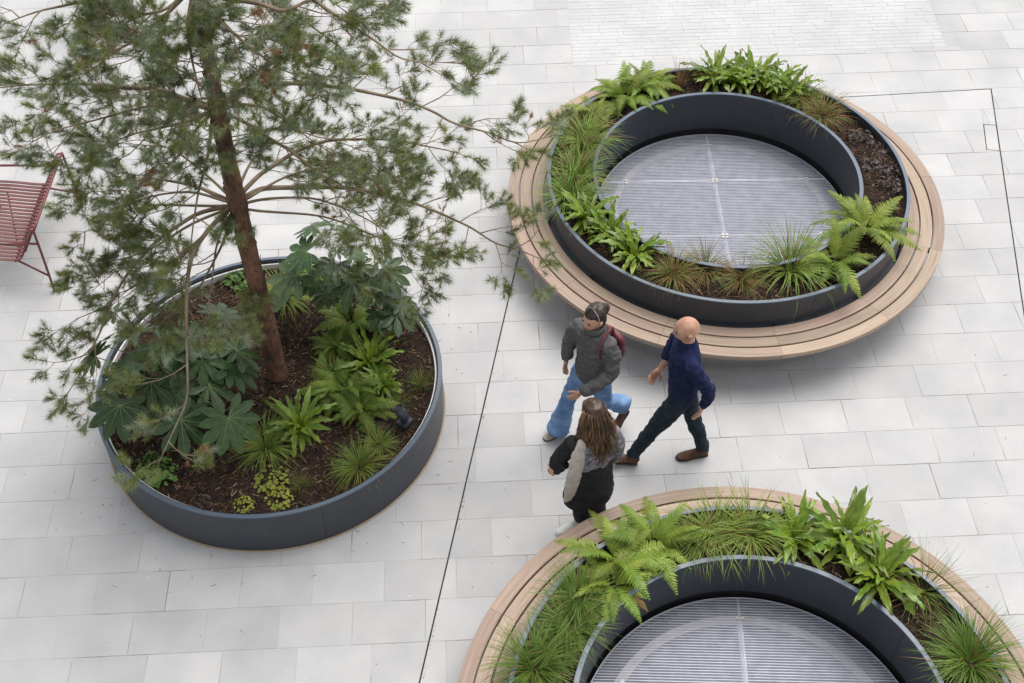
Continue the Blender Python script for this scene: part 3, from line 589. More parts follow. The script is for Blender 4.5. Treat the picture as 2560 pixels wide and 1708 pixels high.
ZONE = {'A': ('upper ring planter', RA), 'C': ('lower ring planter', RC), 'B': ('tree planter', PB)}
CLOCK = ['right side', 'upper right', 'back', 'upper left', 'left side', 'lower left', 'front', 'lower right']
NAMES = {'fern': ('fern', 'green feathery fern', 'fern'), 'hart': ('harts_tongue_fern', 'glossy strap-leaved fern', 'fern'), 'grass': ('grass_tuft', 'loose green grass tuft', 'grass'),
         'carex': ('grass_tuft', 'dense green sedge tuft', 'grass'), 'bronze': ('grass_tuft', 'bronze arching grass tuft', 'grass'), 'dry': ('grass_tuft', 'dead straw-coloured grass tuft', 'grass'),
         'wispy': ('grass_tuft', 'thin wispy grass tuft', 'grass'), 'heu': ('heuchera', 'low plum-leaved plant', 'plant'), 'gold': ('heuchera', 'low yellow-green leafy plant', 'plant'), 'geran': ('geranium', 'low green leafy mound', 'plant')}
ORD = ['first', 'second', 'third', 'fourth', 'fifth', 'sixth', 'seventh']
def plant_label(kind, zone, x, y, all_):
    zn, c = ZONE[zone]
    sec = lambda px, py: CLOCK[int(((math.degrees(math.atan2(py - c[1], px - c[0])) + 22.5) % 360) // 45)]
    s = sec(x, y); same = sorted([(p[1], p[2]) for p in all_ if p[0] == kind and sec(p[1], p[2]) == s])
    base = '%s, %s of %s' % (NAMES[kind][1], s, zn)
    if len(same) > 1:
        base = '%s from the left, %s' % (ORD[same.index((x, y))], base) if len(same) > 2 else '%s of two, %s' % ('left one' if same.index((x, y)) == 0 else 'right one', base)
    return base

def place_leaf(me, name, t, az, tilt, sc, roll=0.0, z=0.0):
    o = bpy.data.objects.new(name, me); COL.objects.link(o); o.parent = t
    o.matrix_basis = Matrix.Translation((.012 * math.cos(az), .012 * math.sin(az), z)) @ Matrix.Rotation(az, 4, 'Z') @ Matrix.Rotation(-tilt, 4, 'Y') @ Matrix.Rotation(roll, 4, 'X') @ Matrix.Diagonal((sc, sc, sc, 1))
    return o
def put_plants(zone, data, z):
    for kind, x, y, s in data:
        nm, _, cat = NAMES[kind]; lab = plant_label(kind, zone, x, y, data); grp = {'fern': 'feathery ferns', 'hart': 'strap-leaved ferns', 'heu': 'low leafy plants', 'gold': 'low leafy plants', 'geran': 'low leafy plants'}.get(kind, 'grass tufts')
        if kind in ('fern', 'hart'):
            t = thing(nm, lab, cat, (x, y, z), grp, rng.uniform(0, 6.28), s * ((.98 if zone == 'C' else 1.08) if kind == 'fern' else 1.12))
            n = rng.randint(20, 23) if kind == 'fern' else rng.randint(30, 34)
            for i in range(n):
                az = i * 2.39996 + rng.uniform(-.3, .3); k = i / n
                if kind == 'fern':
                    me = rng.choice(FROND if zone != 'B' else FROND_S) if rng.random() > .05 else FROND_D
                    place_leaf(me, 'frond', t, az, R(rng.uniform(-26, 4) + (18 if k < .25 else 0)), rng.uniform(.72, 1.08) * (.85 if k < .2 else 1), rng.uniform(-.3, .3))
                else:
                    me = HART[0 if k < .2 else (4 if k < .4 else (1 if k < .65 else (2 if k < .85 else 3)))]
                    place_leaf(me, 'leaf', t, az, R(rng.uniform(-10, 10)), rng.uniform(.75, 1.12), rng.uniform(-.35, .35))
        else:
            me = rng.choice((TUFT.get(kind) or MOUND.get(kind)))
            o = add(nm, me, None, (x, y, z - .01)); o.rotation_euler = (rng.uniform(-.08, .08), rng.uniform(-.08, .08), rng.uniform(0, 6.28)); s *= 1.05 if zone == 'A' else .98; o.scale = (s, s, s * rng.uniform(.95, 1.15))
            tag(o, lab, cat, grp)
put_plants('A', A_DATA, 0.655)
put_plants('C', C_DATA, 0.655)
put_plants('B', B_DATA, 0.385)

# ------------------------------------------------------------------ fatsia: big palmate leaves, one object each
def fatsia_leaf(seed, lobes=9):
    q = random.Random(seed); b = MB(); v = [(0, 0, .012)]; f = []; mi = []
    span = 262; step = span / (lobes - 1)
    for k in range(lobes):
        a = R(-span / 2 + step * k); ln = (0.62 + .38 * math.cos(a * .62)) * q.uniform(.93, 1.05); dz = -.10 * ln * q.uniform(.7, 1.5)
        X = Vector((math.cos(a), math.sin(a), 0)); Y = Vector((-math.sin(a), math.cos(a), 0)); w = .175 * ln
        h = R(step / 2); rn = .25
        nl = Vector((math.cos(a - h), math.sin(a - h), 0)) * rn; nr = Vector((math.cos(a + h), math.sin(a + h), 0)) * rn
        s = len(v)
        v += [nl + Vector((0, 0, -.01)), X * .46 * ln - Y * w * .78 + Vector((0, 0, dz * .2 + .022)), X * .68 * ln - Y * w + Vector((0, 0, dz * .45 + .020)), X * .87 * ln - Y * w * .62 + Vector((0, 0, dz * .75 + .01)), X * ln + Vector((0, 0, dz)),
              X * .87 * ln + Y * w * .62 + Vector((0, 0, dz * .75 + .01)), X * .68 * ln + Y * w + Vector((0, 0, dz * .45 + .020)), X * .46 * ln + Y * w * .78 + Vector((0, 0, dz * .2 + .022)), nr + Vector((0, 0, -.01)),
              X * .46 * ln + Vector((0, 0, dz * .2)), X * .68 * ln + Vector((0, 0, dz * .45))]
        f += [(0, s, s + 1, s + 9), (0, s + 9, s + 7, s + 8), (s + 9, s + 1, s + 2, s + 10), (s + 9, s + 10, s + 6, s + 7), (s + 10, s + 2, s + 3, s + 4), (s + 10, s + 4, s + 5, s + 6)]; mi += [0] * 6
        b.put(*tube([(0, 0, .013), tuple(X * .46 * ln + Vector((0, 0, dz * .2 + .004))), tuple(X * .9 * ln + Vector((0, 0, dz * .8 + .006)))], [.011, .007, .002], 3, False), 1)
    b.put(v, f); return b
FAT = [me_of(fatsia_leaf(i, n), 'leaf', [M['fatsia'], M['rib']], False) for i, n in enumerate((9, 8, 9, 7))]
def fatsia(leaves, base, label, tilt):
    t = thing('fatsia', label, 'shrub', base, 'large-leaved shrubs'); sb = MB(); B = Vector(base)
    cx = Vector((sum(l[0] for l in leaves) / len(leaves), sum(l[1] for l in leaves) / len(leaves), 0))
    top = Vector((base[0] + (cx.x - base[0]) * .4, base[1] + (cx.y - base[1]) * .4, base[2] + .38))
    sb.put(*tube([base, tuple(B.lerp(top, .5) + Vector((.01, .0, 0))), tuple(top)], [.022, .018, .012], 6))
    for i, (x, y, z, r) in enumerate(leaves):
        p = Vector((x, y, z)); d = p - top; d.z = 0; az = math.atan2(d.y, d.x) + rng.uniform(-.35, .35)
        if d.length < .12: az = rng.uniform(-2.6, -.5)
        tl = min(.75, .15 + d.length * .75) * tilt * rng.uniform(.7, 1.3) + .05
        o = bpy.data.objects.new('leaf', FAT[i % 4]); COL.objects.link(o); o.parent = t
        o.matrix_basis = Matrix.Translation(p - B) @ Matrix.Rotation(az, 4, 'Z') @ Matrix.Rotation(tl, 4, 'Y') @ Matrix.Rotation(rng.uniform(-.25, .25), 4, 'X') @ Matrix.Diagonal((r * 1.3, r * 1.3, r * 1.3, 1))
        st = B.lerp(top, rng.uniform(.25, 1.0)); md = st.lerp(p, .55) + Vector((0, 0, .06))
        sb.put(*tube([tuple(st), tuple(md), tuple(p - Vector((0, 0, .004)))], [.0055, .0048, .004], 5))
    sb.build('stem', M['stem'], t, base, True)
fatsia(F1_DATA, F1b_DATA, 'large-leaved green shrub under the pine on the left of the tree planter', 1.0)
fatsia(F2_DATA, F2b_DATA, 'taller large-leaved green shrub at the back right of the tree planter', .8)

# ------------------------------------------------------------------ pine tree
def tuft_arrays(seed, n, L, nl):
    """needles of one shoot along +X: triangles (n, 3, 3)"""
    g = np.random.default_rng(seed)
    s = g.uniform(0, L, n); az = g.uniform(0, 2 * np.pi, n); tilt = np.radians(g.uniform(22, 98, n)) * (1 - .34 * s / L); l = nl * g.uniform(.7, 1.15, n)
    base = np.stack([s, np.zeros(n), np.zeros(n)], 1)
    d = np.stack([np.cos(tilt), np.sin(tilt) * np.cos(az), np.sin(tilt) * np.sin(az)], 1)
    tip = base + d * l[:, None]; tip[:, 2] -= .004
    r = g.normal(size=(n, 3)); w = np.cross(d, r); w /= np.linalg.norm(w, axis=1)[:, None]
    return np.stack([base - w * .0016, base + w * .0016, tip], 1)
TUFTS = [tuft_arrays(i, 80, .075, .064) for i in range(5)] + [tuft_arrays(9, 46, .05, .045), tuft_arrays(10, 40, .04, .05)]

class Needles:
    def __init__(s): s.t = []; s.m = []
    def shoot(s, p, d, sc, mi, k=None):
        d = Vector(d).normalized(); a = d.orthogonal().normalized(); b = d.cross(a)
        rot = np.array([[d.x, a.x, b.x], [d.y, a.y, b.y], [d.z, a.z, b.z]]) * sc
        T = TUFTS[rng.randrange(5) if k is None else k]
        s.t.append(T.reshape(-1, 3) @ rot.T + np.array(p)); s.m.append(np.full(len(T), mi, dtype=np.int32))
    def build(s, name, parent, off):
        v = np.concatenate(s.t) - np.array(off); n = len(v) // 3
        me = bpy.data.meshes.new(name); me.vertices.add(n * 3); me.vertices.foreach_set('co', v.astype(np.float32).ravel())
        me.loops.add(n * 3); me.loops.foreach_set('vertex_index', np.arange(n * 3, dtype=np.int32))
        me.polygons.add(n); me.polygons.foreach_set('loop_start', np.arange(n, dtype=np.int32) * 3); me.polygons.foreach_set('loop_total', np.full(n, 3, dtype=np.int32))
        for k in ('needle', 'needle_b', 'needle_d'): me.materials.append(M[k])
        me.polygons.foreach_set('material_index', np.concatenate(s.m)); me.update(calc_edges=True); me.validate()
        return add(name, me, parent)

TB = (-2.085, 7.369, 0.36)
pine = thing('pine_tree', 'tall pine tree with reddish trunk growing in the round planter', 'tree', TB)
tr = MB(); zz = [0.30, .42, .6, .9, 1.3, 1.8, 2.3, 2.42, 2.55, 3.0, 3.25, 3.4, 3.9, 4.25, 4.4, 5.0, 5.6, 6.2]
rr = [.125, .108, .096, .090, .087, .083, .080, .090, .078, .070, .076, .064, .055, .056, .046, .034, .022, .006]
rr = [r_ * .88 for r_ in rr]
tp_ = [(TB[0] + .012 * math.sin(z * 1.9), TB[1] + .012 * math.sin(z * 1.3 + 1), z) for z in zz]
tv, tf = tube(smooth_path(tp_, 5), list(np.interp(np.linspace(0, len(zz) - 1, (len(zz) - 1) * 5 + 1), range(len(zz)), rr)), 20)
tv = [Vector(p) + (Vector((p[0] - TB[0], p[1] - TB[1], 0)).normalized() * (.010 * noise.noise(Vector((p[0] * 22, p[1] * 22, p[2] * 7))) + .005 * noise.noise(Vector((p[0] * 60, p[1] * 60, p[2] * 22))))) for p in tv]
tr.put(tv, tf)
for _ in range(150):                                    # loose bark plates
    z = rng.uniform(.5, 4.0); a = rng.uniform(0, 6.28); r = float(np.interp(z, zz, rr)) + .002
    c = Vector((TB[0] + .012 * math.sin(z * 1.9) + r * math.cos(a), TB[1] + .012 * math.sin(z * 1.3 + 1) + r * math.sin(a), z)); s = Vector((-math.sin(a), math.cos(a), 0)); nn = Vector((math.cos(a), math.sin(a), 0)); h = rng.uniform(.02, .05); w = rng.uniform(.008, .02)
    tr.put([c - s * w, c + s * w, c + s * w * .8 + Vector((0, 0, h)) + nn * .008, c - s * w * .7 + Vector((0, 0, h)) + nn * .006, c + Vector((0, 0, h * .5)) + nn * .011], [(0, 1, 4), (1, 2, 4), (2, 3, 4), (3, 0, 4)])
tr.build('trunk', M['bark'], pine, TB, True)

def grow(pts, r0, start, dens, ln, z_top=True):
    path = smooth_path(pts, 4); n = len(path); seg = [0.0]
    for a, b in zip(path, path[1:]): seg.append(seg[-1] + (b - a).length)
    L = seg[-1]; wood = MB(); nd = Needles()
    wood.put(*tube(path, [max(.0028, r0 * (1 - .85 * s / L)) for s in seg], 7))
    def at(s):
        for i in range(1, n):
            if seg[i] >= s:
                t = (s - seg[i - 1]) / max(1e-6, seg[i] - seg[i - 1]); return path[i - 1].lerp(path[i], t), (path[i] - path[i - 1]).normalized()
        return path[-1], (path[-1] - path[-2]).normalized()
    def clump(p, d, k, dead=False):
        for _ in range(k):
            dd = (d + Vector((rng.gauss(0, .45), rng.gauss(0, .45), rng.gauss(.12, .35)))).normalized()
            u = 0 if dead else rng.random(); mi = 2 if u < .03 else (1 if u < (.50 if p.z > 3.0 else .34) else 0)  # more pale tufts high up: the lit crown top put into colour
            sc = rng.uniform(.75, 1.15); e = p + dd * rng.uniform(.01, .05)
            wood.put(*tube([p, e, e + dd * .06 * sc], [.0022, .002, .001], 3, False))
            nd.shoot(e, dd, sc if mi != 2 else sc * .8, mi, None if mi != 2 else 6)
    def twig(p, d, l, lvl):
        k = 4; q = [p]; dd = d.copy()
        for i in range(k):
            dd = (dd + Vector((rng.gauss(0, .16), rng.gauss(0, .16), rng.gauss(-.02 if i < 2 else .10, .10)))).normalized(); q.append(q[-1] + dd * l / k)
        wood.put(*tube(q, [max(.0016, (.0052 if lvl == 1 else .003) * (1 - .75 * i / k)) for i in range(k + 1)], 4 if lvl == 1 else 3, False))
        dead = lvl == 2 and rng.random() < .055
        clump(q[-1], dd, rng.choice((2, 3, 3)) if lvl == 1 else rng.choice((1, 2)), dead)
        for a in ((.6, .85) if lvl == 2 else (.85,)):              # needles clothe the last years' growth too
            i = min(k - 1, int(a * k)); clump(q[i].lerp(q[i + 1], a * k - i), (q[i + 1] - q[i]).normalized(), 1, dead)
        if lvl == 1:
            s = .30
            while s < .97:
                i = min(k - 1, int(s * k)); p2 = q[i].lerp(q[i + 1], s * k - i); t = (q[i + 1] - q[i]).normalized()
                sd = t.cross(Vector((0, 0, 1))).normalized() * rng.choice((-1, 1))
                d2 = (t * .75 + sd * rng.uniform(.4, 1.0) + Vector((0, 0, rng.gauss(.05, .3)))).normalized()
                twig(p2, d2, l * rng.uniform(.18, .42) * (1.15 - s * .5), 2); s += .075 / l * rng.uniform(.8, 1.5)
    s = L * start; sgn = rng.choice((-1, 1))
    while s < L * .985:
        p, t = at(s); f = (s / L - start) / (1 - start)
        sd = t.cross(Vector((0, 0, 1)));  sd = sd.normalized() if sd.length > .1 else Vector((1, 0, 0))
        l = (.16 + .36 * math.sin(math.pi * min(1, .22 + f * .68))) * ln * rng.uniform(.7, 1.2)
        an = R(rng.uniform(38, 68)); d = (t * math.cos(an) + sd * sgn * math.sin(an) + Vector((0, 0, rng.gauss(-.03, .22)))).normalized()
        twig(p, d, l, 1); sgn = -sgn if rng.random() < .85 else sgn; s += .160 / dens * rng.uniform(.55, 1.45)
    p, t = at(L); clump(p, t, 3); clump(p - t * .05, t, 2)
    b = wood.build('branch', M['twig'], pine, TB, True); nd.build('needles', b, TB)
for d in T_DATA: grow(*d)
for k in range(26):                                       # short shoots straight off the trunk
    z = rng.uniform(2.85, 4.35) if k < 20 else rng.uniform(.9, 2.3); a = rng.uniform(-2.9, -.2); l = rng.uniform(.22, .48) if k < 20 else rng.uniform(.06, .12)
    p0 = Vector((TB[0], TB[1], z)); d = Vector((math.cos(a), math.sin(a), rng.uniform(.1, .5)))
    grow([tuple(p0), tuple(p0 + d * l * .4), tuple(p0 + d * l * .75), tuple(p0 + d * l)], .006, .45, 1.1, .5 if k < 20 else .2)
for zt, nb, ln0 in ((4.3, 2, 1.0), (5.0, 7, .85), (5.55, 6, .55), (5.95, 5, .35)):       # crown above the picture, the back of the third whorl
    for k in range(nb):
        a = (R(70 + 40 * k) if zt == 4.3 else k * 2 * math.pi / nb + zt)
        l = ln0 * rng.uniform(.85, 1.1); p0 = Vector((TB[0], TB[1], zt)); d = Vector((math.cos(a), math.sin(a), .25))
        grow([tuple(p0), tuple(p0 + d * l * .4), tuple(p0 + Vector((d.x, d.y, .25)) * l * .75), tuple(p0 + Vector((d.x, d.y, .18)) * l)], .016, .3, .8, .75)

# ------------------------------------------------------------------ red slatted lounge seat (faces left, back along x = -4.58)
CX, CY0, CY1 = -4.50, 8.88, 10.01
ch = thing('slatted_seat', 'oxide-red metal slatted lounge seat at the left edge', 'seat', (CX, CY0, 0))
prof = smooth_path([Vector((x, 0, z)) for x, z in ((-.86, .385), (-.82, .415), (-.60, .405), (-.42, .38), (-.30, .368), (-.235, .385), (-.185, .45), (-.12, .62), (-.07, .725), (-.035, .765), (0, .76))], 3)
def flat(path, w, th):
    v = []; f = []; n = len(path)
    for i, p in enumerate(path):
        t = (path[min(i + 1, n - 1)] - path[max(0, i - 1)]).normalized(); u = Vector((-t.z, 0, t.x))
        v += [p + Vector((0, -w, 0)) - u * th, p + Vector((0, w, 0)) - u * th, p + Vector((0, w, 0)) + u * th, p + Vector((0, -w, 0)) + u * th]
    for i in range(n - 1):
        for k in range(4): f.append((i * 4 + k, i * 4 + (k + 1) % 4, i * 4 + 4 + (k + 1) % 4, i * 4 + 4 + k))
    f += [(3, 2, 1, 0), tuple((n - 1) * 4 + k for k in range(4))]
    return v, f
slat_me = mk_mesh('slat', *flat(prof, .0145, .0045), M['red'])
NS = 23
for i in range(NS): add('slat', slat_me, ch, (0, .012 + (CY1 - CY0 - .024) * i / (NS - 1), 0))
def rod(name, pts, r=.0125, sides=10):
    v, f = tube(smooth_path(pts, 4) if len(pts) > 2 else pts, r, sides); return add(name, mk_mesh(name, v, f, M['red'], True), ch)
W_ = CY1 - CY0
rod('top_rail', [(0, -.012, .76), (0, W_ / 2, .762), (0, W_ + .012, .76)], .0135)
for y in (-.012, W_ + .012):
    s = 1 if y > 0 else -1
    lg = rod('leg', [(0, y, .76), (.002, y + s * .004, .70), (.004, y + s * .02, .35), (.004, y + s * .04, .004)], .0125)
    rod('leg', [(-.84, y, .40), (-.845, y + s * .01, .3), (-.85, y + s * .03, .004)], .0125)
    rod('armrest', [(.002, y + s * .002, .60), (-.10, y + s * .002, .605), (-.22, y + s * .002, .598), (-.62, y + s * .002, .60), (-.82, y + s * .002, .59), (-.85, y + s * .002, .54), (-.845, y, .41)], .0115)
    rod('strut', [(.004, y + s * .03, .20), (-.28, y - s * .04, .345)], .0105)
    add('foot', mk_mesh('foot', *tube([(.004, y + s * .04, 0), (.004, y + s * .04, .012)], .015, 10), M['black']), ch)
for x, z in ((-.29, .353), (-.78, .40), (-.16, .485)):
    rod('cross_bar', [(x, 0, z), (x, W_, z)], .009)
rod('diagonal_brace', [(-.29, W_ * .12, .345), (-.62, W_ * .88, .385)], .008)

# ------------------------------------------------------------------ garden spotlights
def spotlight(p, az, label):
    t = thing('garden_spotlight', label, 'spotlight', p, 'garden spotlights', az)
    MB().put(*box(-.055, .055, -.05, .05, .03, .075)).build('gear_box', M['metal'], t)
    MB().put(*tube([(0, 0, -.05), (0, 0, .031)], .012, 8)).build('ground_spike', M['black'], t)
    MB().put(*box(-.012, .012, -.03, .03, .0755, .115)).build('bracket', M['metal'], t)
    d = Vector((0, .55, .83)).normalized(); a = Vector((0, -.01, .115)); up = a + d * .10
    v, f = tube([a - d * .01, a, up, up + d * .004], [.036, .046, .046, .042], 20); hd = MB().put(v, f).build('lamp_head', M['metal'], t, (0, 0, 0), True)
    v, f = lathe([(.034, 0), (.046, 0), (.046, .025), (.043, .025)], n=20); q = d.to_track_quat('Z', 'Y').to_matrix().to_4x4(); mm = Matrix.Translation(up) @ q
    MB().put([mm @ Vector(p_) for p_ in v], f).build('glare_shield', M['metal'], hd)
    v, f = lathe([(.0005, .0045), (.034, .0045), (.034, .007), (.0005, .009)], n=20)
    MB().put([mm @ Vector(p_) for p_ in v], f).build('lens', M['glass'], hd)
spotlight((-0.918, 6.80, .385), 1.0, 'dark garden spotlight at the right edge of the tree planter')
spotlight((-3.235, 6.74, .385), -.9, 'dark garden spotlight half hidden under the left shrub')

# ------------------------------------------------------------------ square post behind the pine
po = thing('square_post', 'dark slate square post behind the pine at the top left', 'post', (-5.02, 13.36, 0), None, R(4))
MB().put(*box(-.10, .10, -.08, .08, .012, 2.6)).build('shaft', M['metal'], po)
MB().put(*box(-.13, .13, -.11, .11, 0, .012)).build('base_plate', M['metal'], po)
MB().put(*box(.1005, .112, -.02, .02, .3, 2.5)).build('light_strip', M['white'], po)
MB().put(*box(-.105, .105, -.085, .085, 2.6, 2.612)).build('cap', M['rim'], po)

# ------------------------------------------------------------------ people
M['skin'] = mat('skin', (0.46, 0.25, 0.17), (0.52, 0.30, 0.21), scale=9, rough=0.5, spec=0.35)
M['skin_m'] = mat('skin_tan', (0.40, 0.195, 0.125), (0.56, 0.33, 0.225), scale=14, rough=0.42, spec=0.4)
M['eye'] = mat('eye_dark', (0.03, 0.02, 0.015), rough=0.3)
M['lip'] = mat('lips', (0.36, 0.13, 0.11), rough=0.5)
M['wool'] = mat('grey_wool', (0.085, 0.084, 0.084), (0.13, 0.128, 0.128), scale=55, rough=0.95, spec=0.1, bump=0.35, bscale=220, detail=6)
M['denim'] = mat('blue_denim', (0.085, 0.165, 0.33), (0.20, 0.32, 0.52), scale=6, rough=0.85, spec=0.15, bump=0.15, bscale=260, detail=6)
M['navy'] = mat('navy_knit', (0.012, 0.016, 0.048), (0.020, 0.026, 0.075), scale=18, rough=0.9, spec=0.12, bump=0.2, bscale=200)
M['trouser'] = mat('dark_teal_trousers', (0.014, 0.022, 0.030), (0.024, 0.036, 0.046), scale=14, rough=0.85, spec=0.15, bump=0.1, bscale=150)
M['suede'] = mat('brown_suede', (0.085, 0.045, 0.032), (0.13, 0.072, 0.052), scale=20, rough=0.9, spec=0.15)
M['sole'] = mat('dark_sole', (0.05, 0.035, 0.025), rough=0.8)
M['beige'] = mat('beige_leather', (0.36, 0.29, 0.23), (0.42, 0.35, 0.28), scale=12, rough=0.6)
M['trainer'] = mat('white_trainer', (0.55, 0.55, 0.52), (0.66, 0.66, 0.64), scale=20, rough=0.6)
M['blackc'] = mat('black_cloth', (0.011, 0.011, 0.012), (0.022, 0.022, 0.024), scale=10, rough=0.85, spec=0.2, bump=0.1, bscale=120)
M['lav'] = mat('grey_lavender_check', (0.09, 0.085, 0.11), (0.26, 0.24, 0.27), scale=26, rough=0.9, spec=0.1)
M['stole'] = mat('beige_wool', (0.40, 0.355, 0.31), (0.48, 0.43, 0.38), scale=18, rough=0.95, spec=0.1, bump=0.2, bscale=120)
M['maroon'] = mat('maroon_leather', (0.10, 0.018, 0.030), (0.13, 0.025, 0.038), scale=14, rough=0.5)
M['hair_d'] = mat('dark_hair', (0.013, 0.008, 0.006), (0.045, 0.027, 0.018), scale=30, rough=0.45, spec=0.4, stretch=(1, 1, .25))
M['hair_b'] = mat('brown_hair', (0.055, 0.030, 0.017), (0.30, 0.165, 0.070), scale=5, rough=0.45, spec=0.4, ramp=(.38, .68))
M['hair_m'] = mat('dark_brown_hair', (0.030, 0.017, 0.011), (0.075, 0.042, 0.025), scale=22, rough=0.42, spec=0.45, stretch=(1, 1, .3))
M['hair_g'] = mat('golden_brown_hair', (0.16, 0.085, 0.035), (0.30, 0.17, 0.075), scale=9, rough=0.45, spec=0.4)
M['steel'] = mat('watch_steel', (0.6, 0.6, 0.62), rough=0.25, metal=0.9)

def loft(secs, side=(1, 0, 0), sides=18, cap=True):
    """secs: (centre, half width along side, half depth); closed, rounded ends"""
    side = Vector(side).normalized(); S = [(Vector(c), a, b) for c, a, b in secs]
    if cap:
        d0 = (S[0][0] - S[1][0]).normalized(); d1 = (S[-1][0] - S[-2][0]).normalized()
        S = [(S[0][0] + d0 * min(S[0][1:]) * .45, S[0][1] * .55, S[0][2] * .55)] + S + [(S[-1][0] + d1 * min(S[-1][1:]) * .45, S[-1][1] * .55, S[-1][2] * .55)]
    v = []; f = []; n = len(S)
    for i, (c, a, b) in enumerate(S):
        t = (S[min(i + 1, n - 1)][0] - S[max(i - 1, 0)][0]).normalized(); x = side - t * side.dot(t)
        x = x.normalized() if x.length > .15 else t.orthogonal().normalized(); y = t.cross(x)
        for k in range(sides):
            an = 2 * math.pi * k / sides; v.append(c + x * math.cos(an) * a + y * math.sin(an) * b)
    for i in range(n - 1):
        for k in range(sides): f.append((i * sides + k, i * sides + (k + 1) % sides, (i + 1) * sides + (k + 1) % sides, (i + 1) * sides + k))
    f += [tuple(range(sides - 1, -1, -1)), tuple((n - 1) * sides + k for k in range(sides))]
    return v, f

def fuse(pieces, voxel=.012, smooth=5, wr=0.0, wf=14.0, seed=0):
    """one continuous skin over overlapping closed lofts; wr = depth of cloth folds"""
    b = MB()
    for v, f in pieces: b.put(v, f)
    o = add('tmp', mk_mesh('tmp', b.v, b.f, M['skin']))
    m = o.modifiers.new('r', 'REMESH'); m.mode = 'VOXEL'; m.voxel_size = voxel
    s = o.modifiers.new('s', 'SMOOTH'); s.factor = .5; s.iterations = smooth
    dg = bpy.context.evaluated_depsgraph_get(); me = bpy.data.meshes.new_from_object(o.evaluated_get(dg))
    bpy.data.objects.remove(o)
    n = len(me.vertices); co = np.empty(n * 3, dtype=np.float32); me.vertices.foreach_get('co', co); co = co.reshape(-1, 3)
    if wr:
        no = np.empty(n * 3, dtype=np.float32); me.vertices.foreach_get('normal', no); no = no.reshape(-1, 3)
        for i in range(n):
            x, y, z = map(float, co[i]); w = noise.noise(Vector((x * wf + seed, y * wf, z * wf * 1.7))) + .5 * noise.noise(Vector((x * wf * 2.3, y * wf * 2.3 + seed, z * wf * 3)))
            co[i] += no[i] * wr * w
    fc = [tuple(p.vertices) for p in me.polygons]; bpy.data.meshes.remove(me)
    return co.tolist(), fc

EARS = []
def head_piece(c, fwd, h=.225, w=.155, d=.19):
    """head with brow, nose, chin, ears; local y = forward"""
    fwd = Vector(fwd).normalized(); rt = fwd.cross(Vector((0, 0, 1))).normalized(); up = rt.cross(fwd); c = Vector(c); v = []; f = []; nu, nv = 28, 20
    for j in range(nv + 1):
        ph = math.pi * j / nv; z = math.cos(ph); r = math.sin(ph)
        for i in range(nu):
            a = 2 * math.pi * i / nu; x, y = r * math.cos(a), r * math.sin(a)
            lz = z; jx = 1 - (.30 * min(1, max(0, -z - .05) / .8)); ly = y
            if z < -.1: ly = y * (1 - .12 * (-z)) + .12 * (-z)
            if y < 0 and z < -.35: ly = y * .75
            fr = max(0, y) ** 3
            nose = math.exp(-(x / .16) ** 2) * math.exp(-((z + .12) / .17) ** 2) * fr * .26
            brow = math.exp(-((z - .20) / .10) ** 2) * fr * .05
            eye = -(math.exp(-((abs(x) - .36) / .15) ** 2) * math.exp(-((z - .06) / .10) ** 2)) * fr * .10
            mouth = math.exp(-(x / .26) ** 2) * math.exp(-((z + .46) / .09) ** 2) * fr * .05
            chin = math.exp(-(x / .3) ** 2) * math.exp(-((z + .82) / .16) ** 2) * max(0, y) * .10
            yy = ly + nose + brow + eye + mouth + chin
            v.append(c + rt * (x * jx * w / 2) + fwd * (yy * d / 2) + up * (lz * h / 2))
    for j in range(nv):
        for i in range(nu): f.append((j * nu + i, j * nu + (i + 1) % nu, (j + 1) * nu + (i + 1) % nu, (j + 1) * nu + i))
    out = [(v, f)]; EARS.clear()
    for s in (-1, 1):
        e = c + rt * s * w * .50 - fwd * .005 - up * .008
        EARS.append(loft([(e + up * -.03 - rt * s * .004, .010, .006), (e + rt * s * .008, .018, .008), (e + up * .026 + rt * s * .006, .015, .007)], fwd, 10))
    return out, rt, up

def fingers(b, wrist, d, palm_n, curl, s=1.0, thumb=1):
    """palm and five bent fingers, added to b as closed lofts; d = direction of the hand, palm_n = palm normal"""
    d = Vector(d).normalized(); nrm = Vector(palm_n); nrm = (nrm - d * nrm.dot(d)).normalized(); sd = d.cross(nrm).normalized(); w = Vector(wrist)
    b.put(*loft([(w, .026 * s, .020 * s), (w + d * .035 * s, .036 * s, .016 * s), (w + d * .075 * s, .041 * s, .014 * s), (w + d * .092 * s, .038 * s, .012 * s)], sd, 12))
    for k, (o, l) in enumerate(((-.030, .064), (-.010, .074), (.010, .070), (.029, .054))):
        p = w + d * .086 * s + sd * o * s; c = curl * (1 + .12 * k); q = [p]; a = 0
        for seg in (.42, .33, .25):
            a += c; q.append(q[-1] + (d * math.cos(a) + nrm * math.sin(a)) * l * seg * s)
        b.put(*tube(q, [.0092 * s, .0088 * s, .008 * s, .0055 * s], 8))
    p = w + d * .03 * s - sd * .032 * s * thumb; td = (d * .75 - sd * .6 * thumb + nrm * .25).normalized()
    q = [p, p + td * .030 * s, p + td * .030 * s + (td + d * .5 + nrm * .3).normalized() * .028 * s, p + td * .030 * s + (td + d + nrm * .5).normalized() * .050 * s]
    b.put(*tube(q, [.012 * s, .0105 * s, .009 * s, .006 * s], 8))

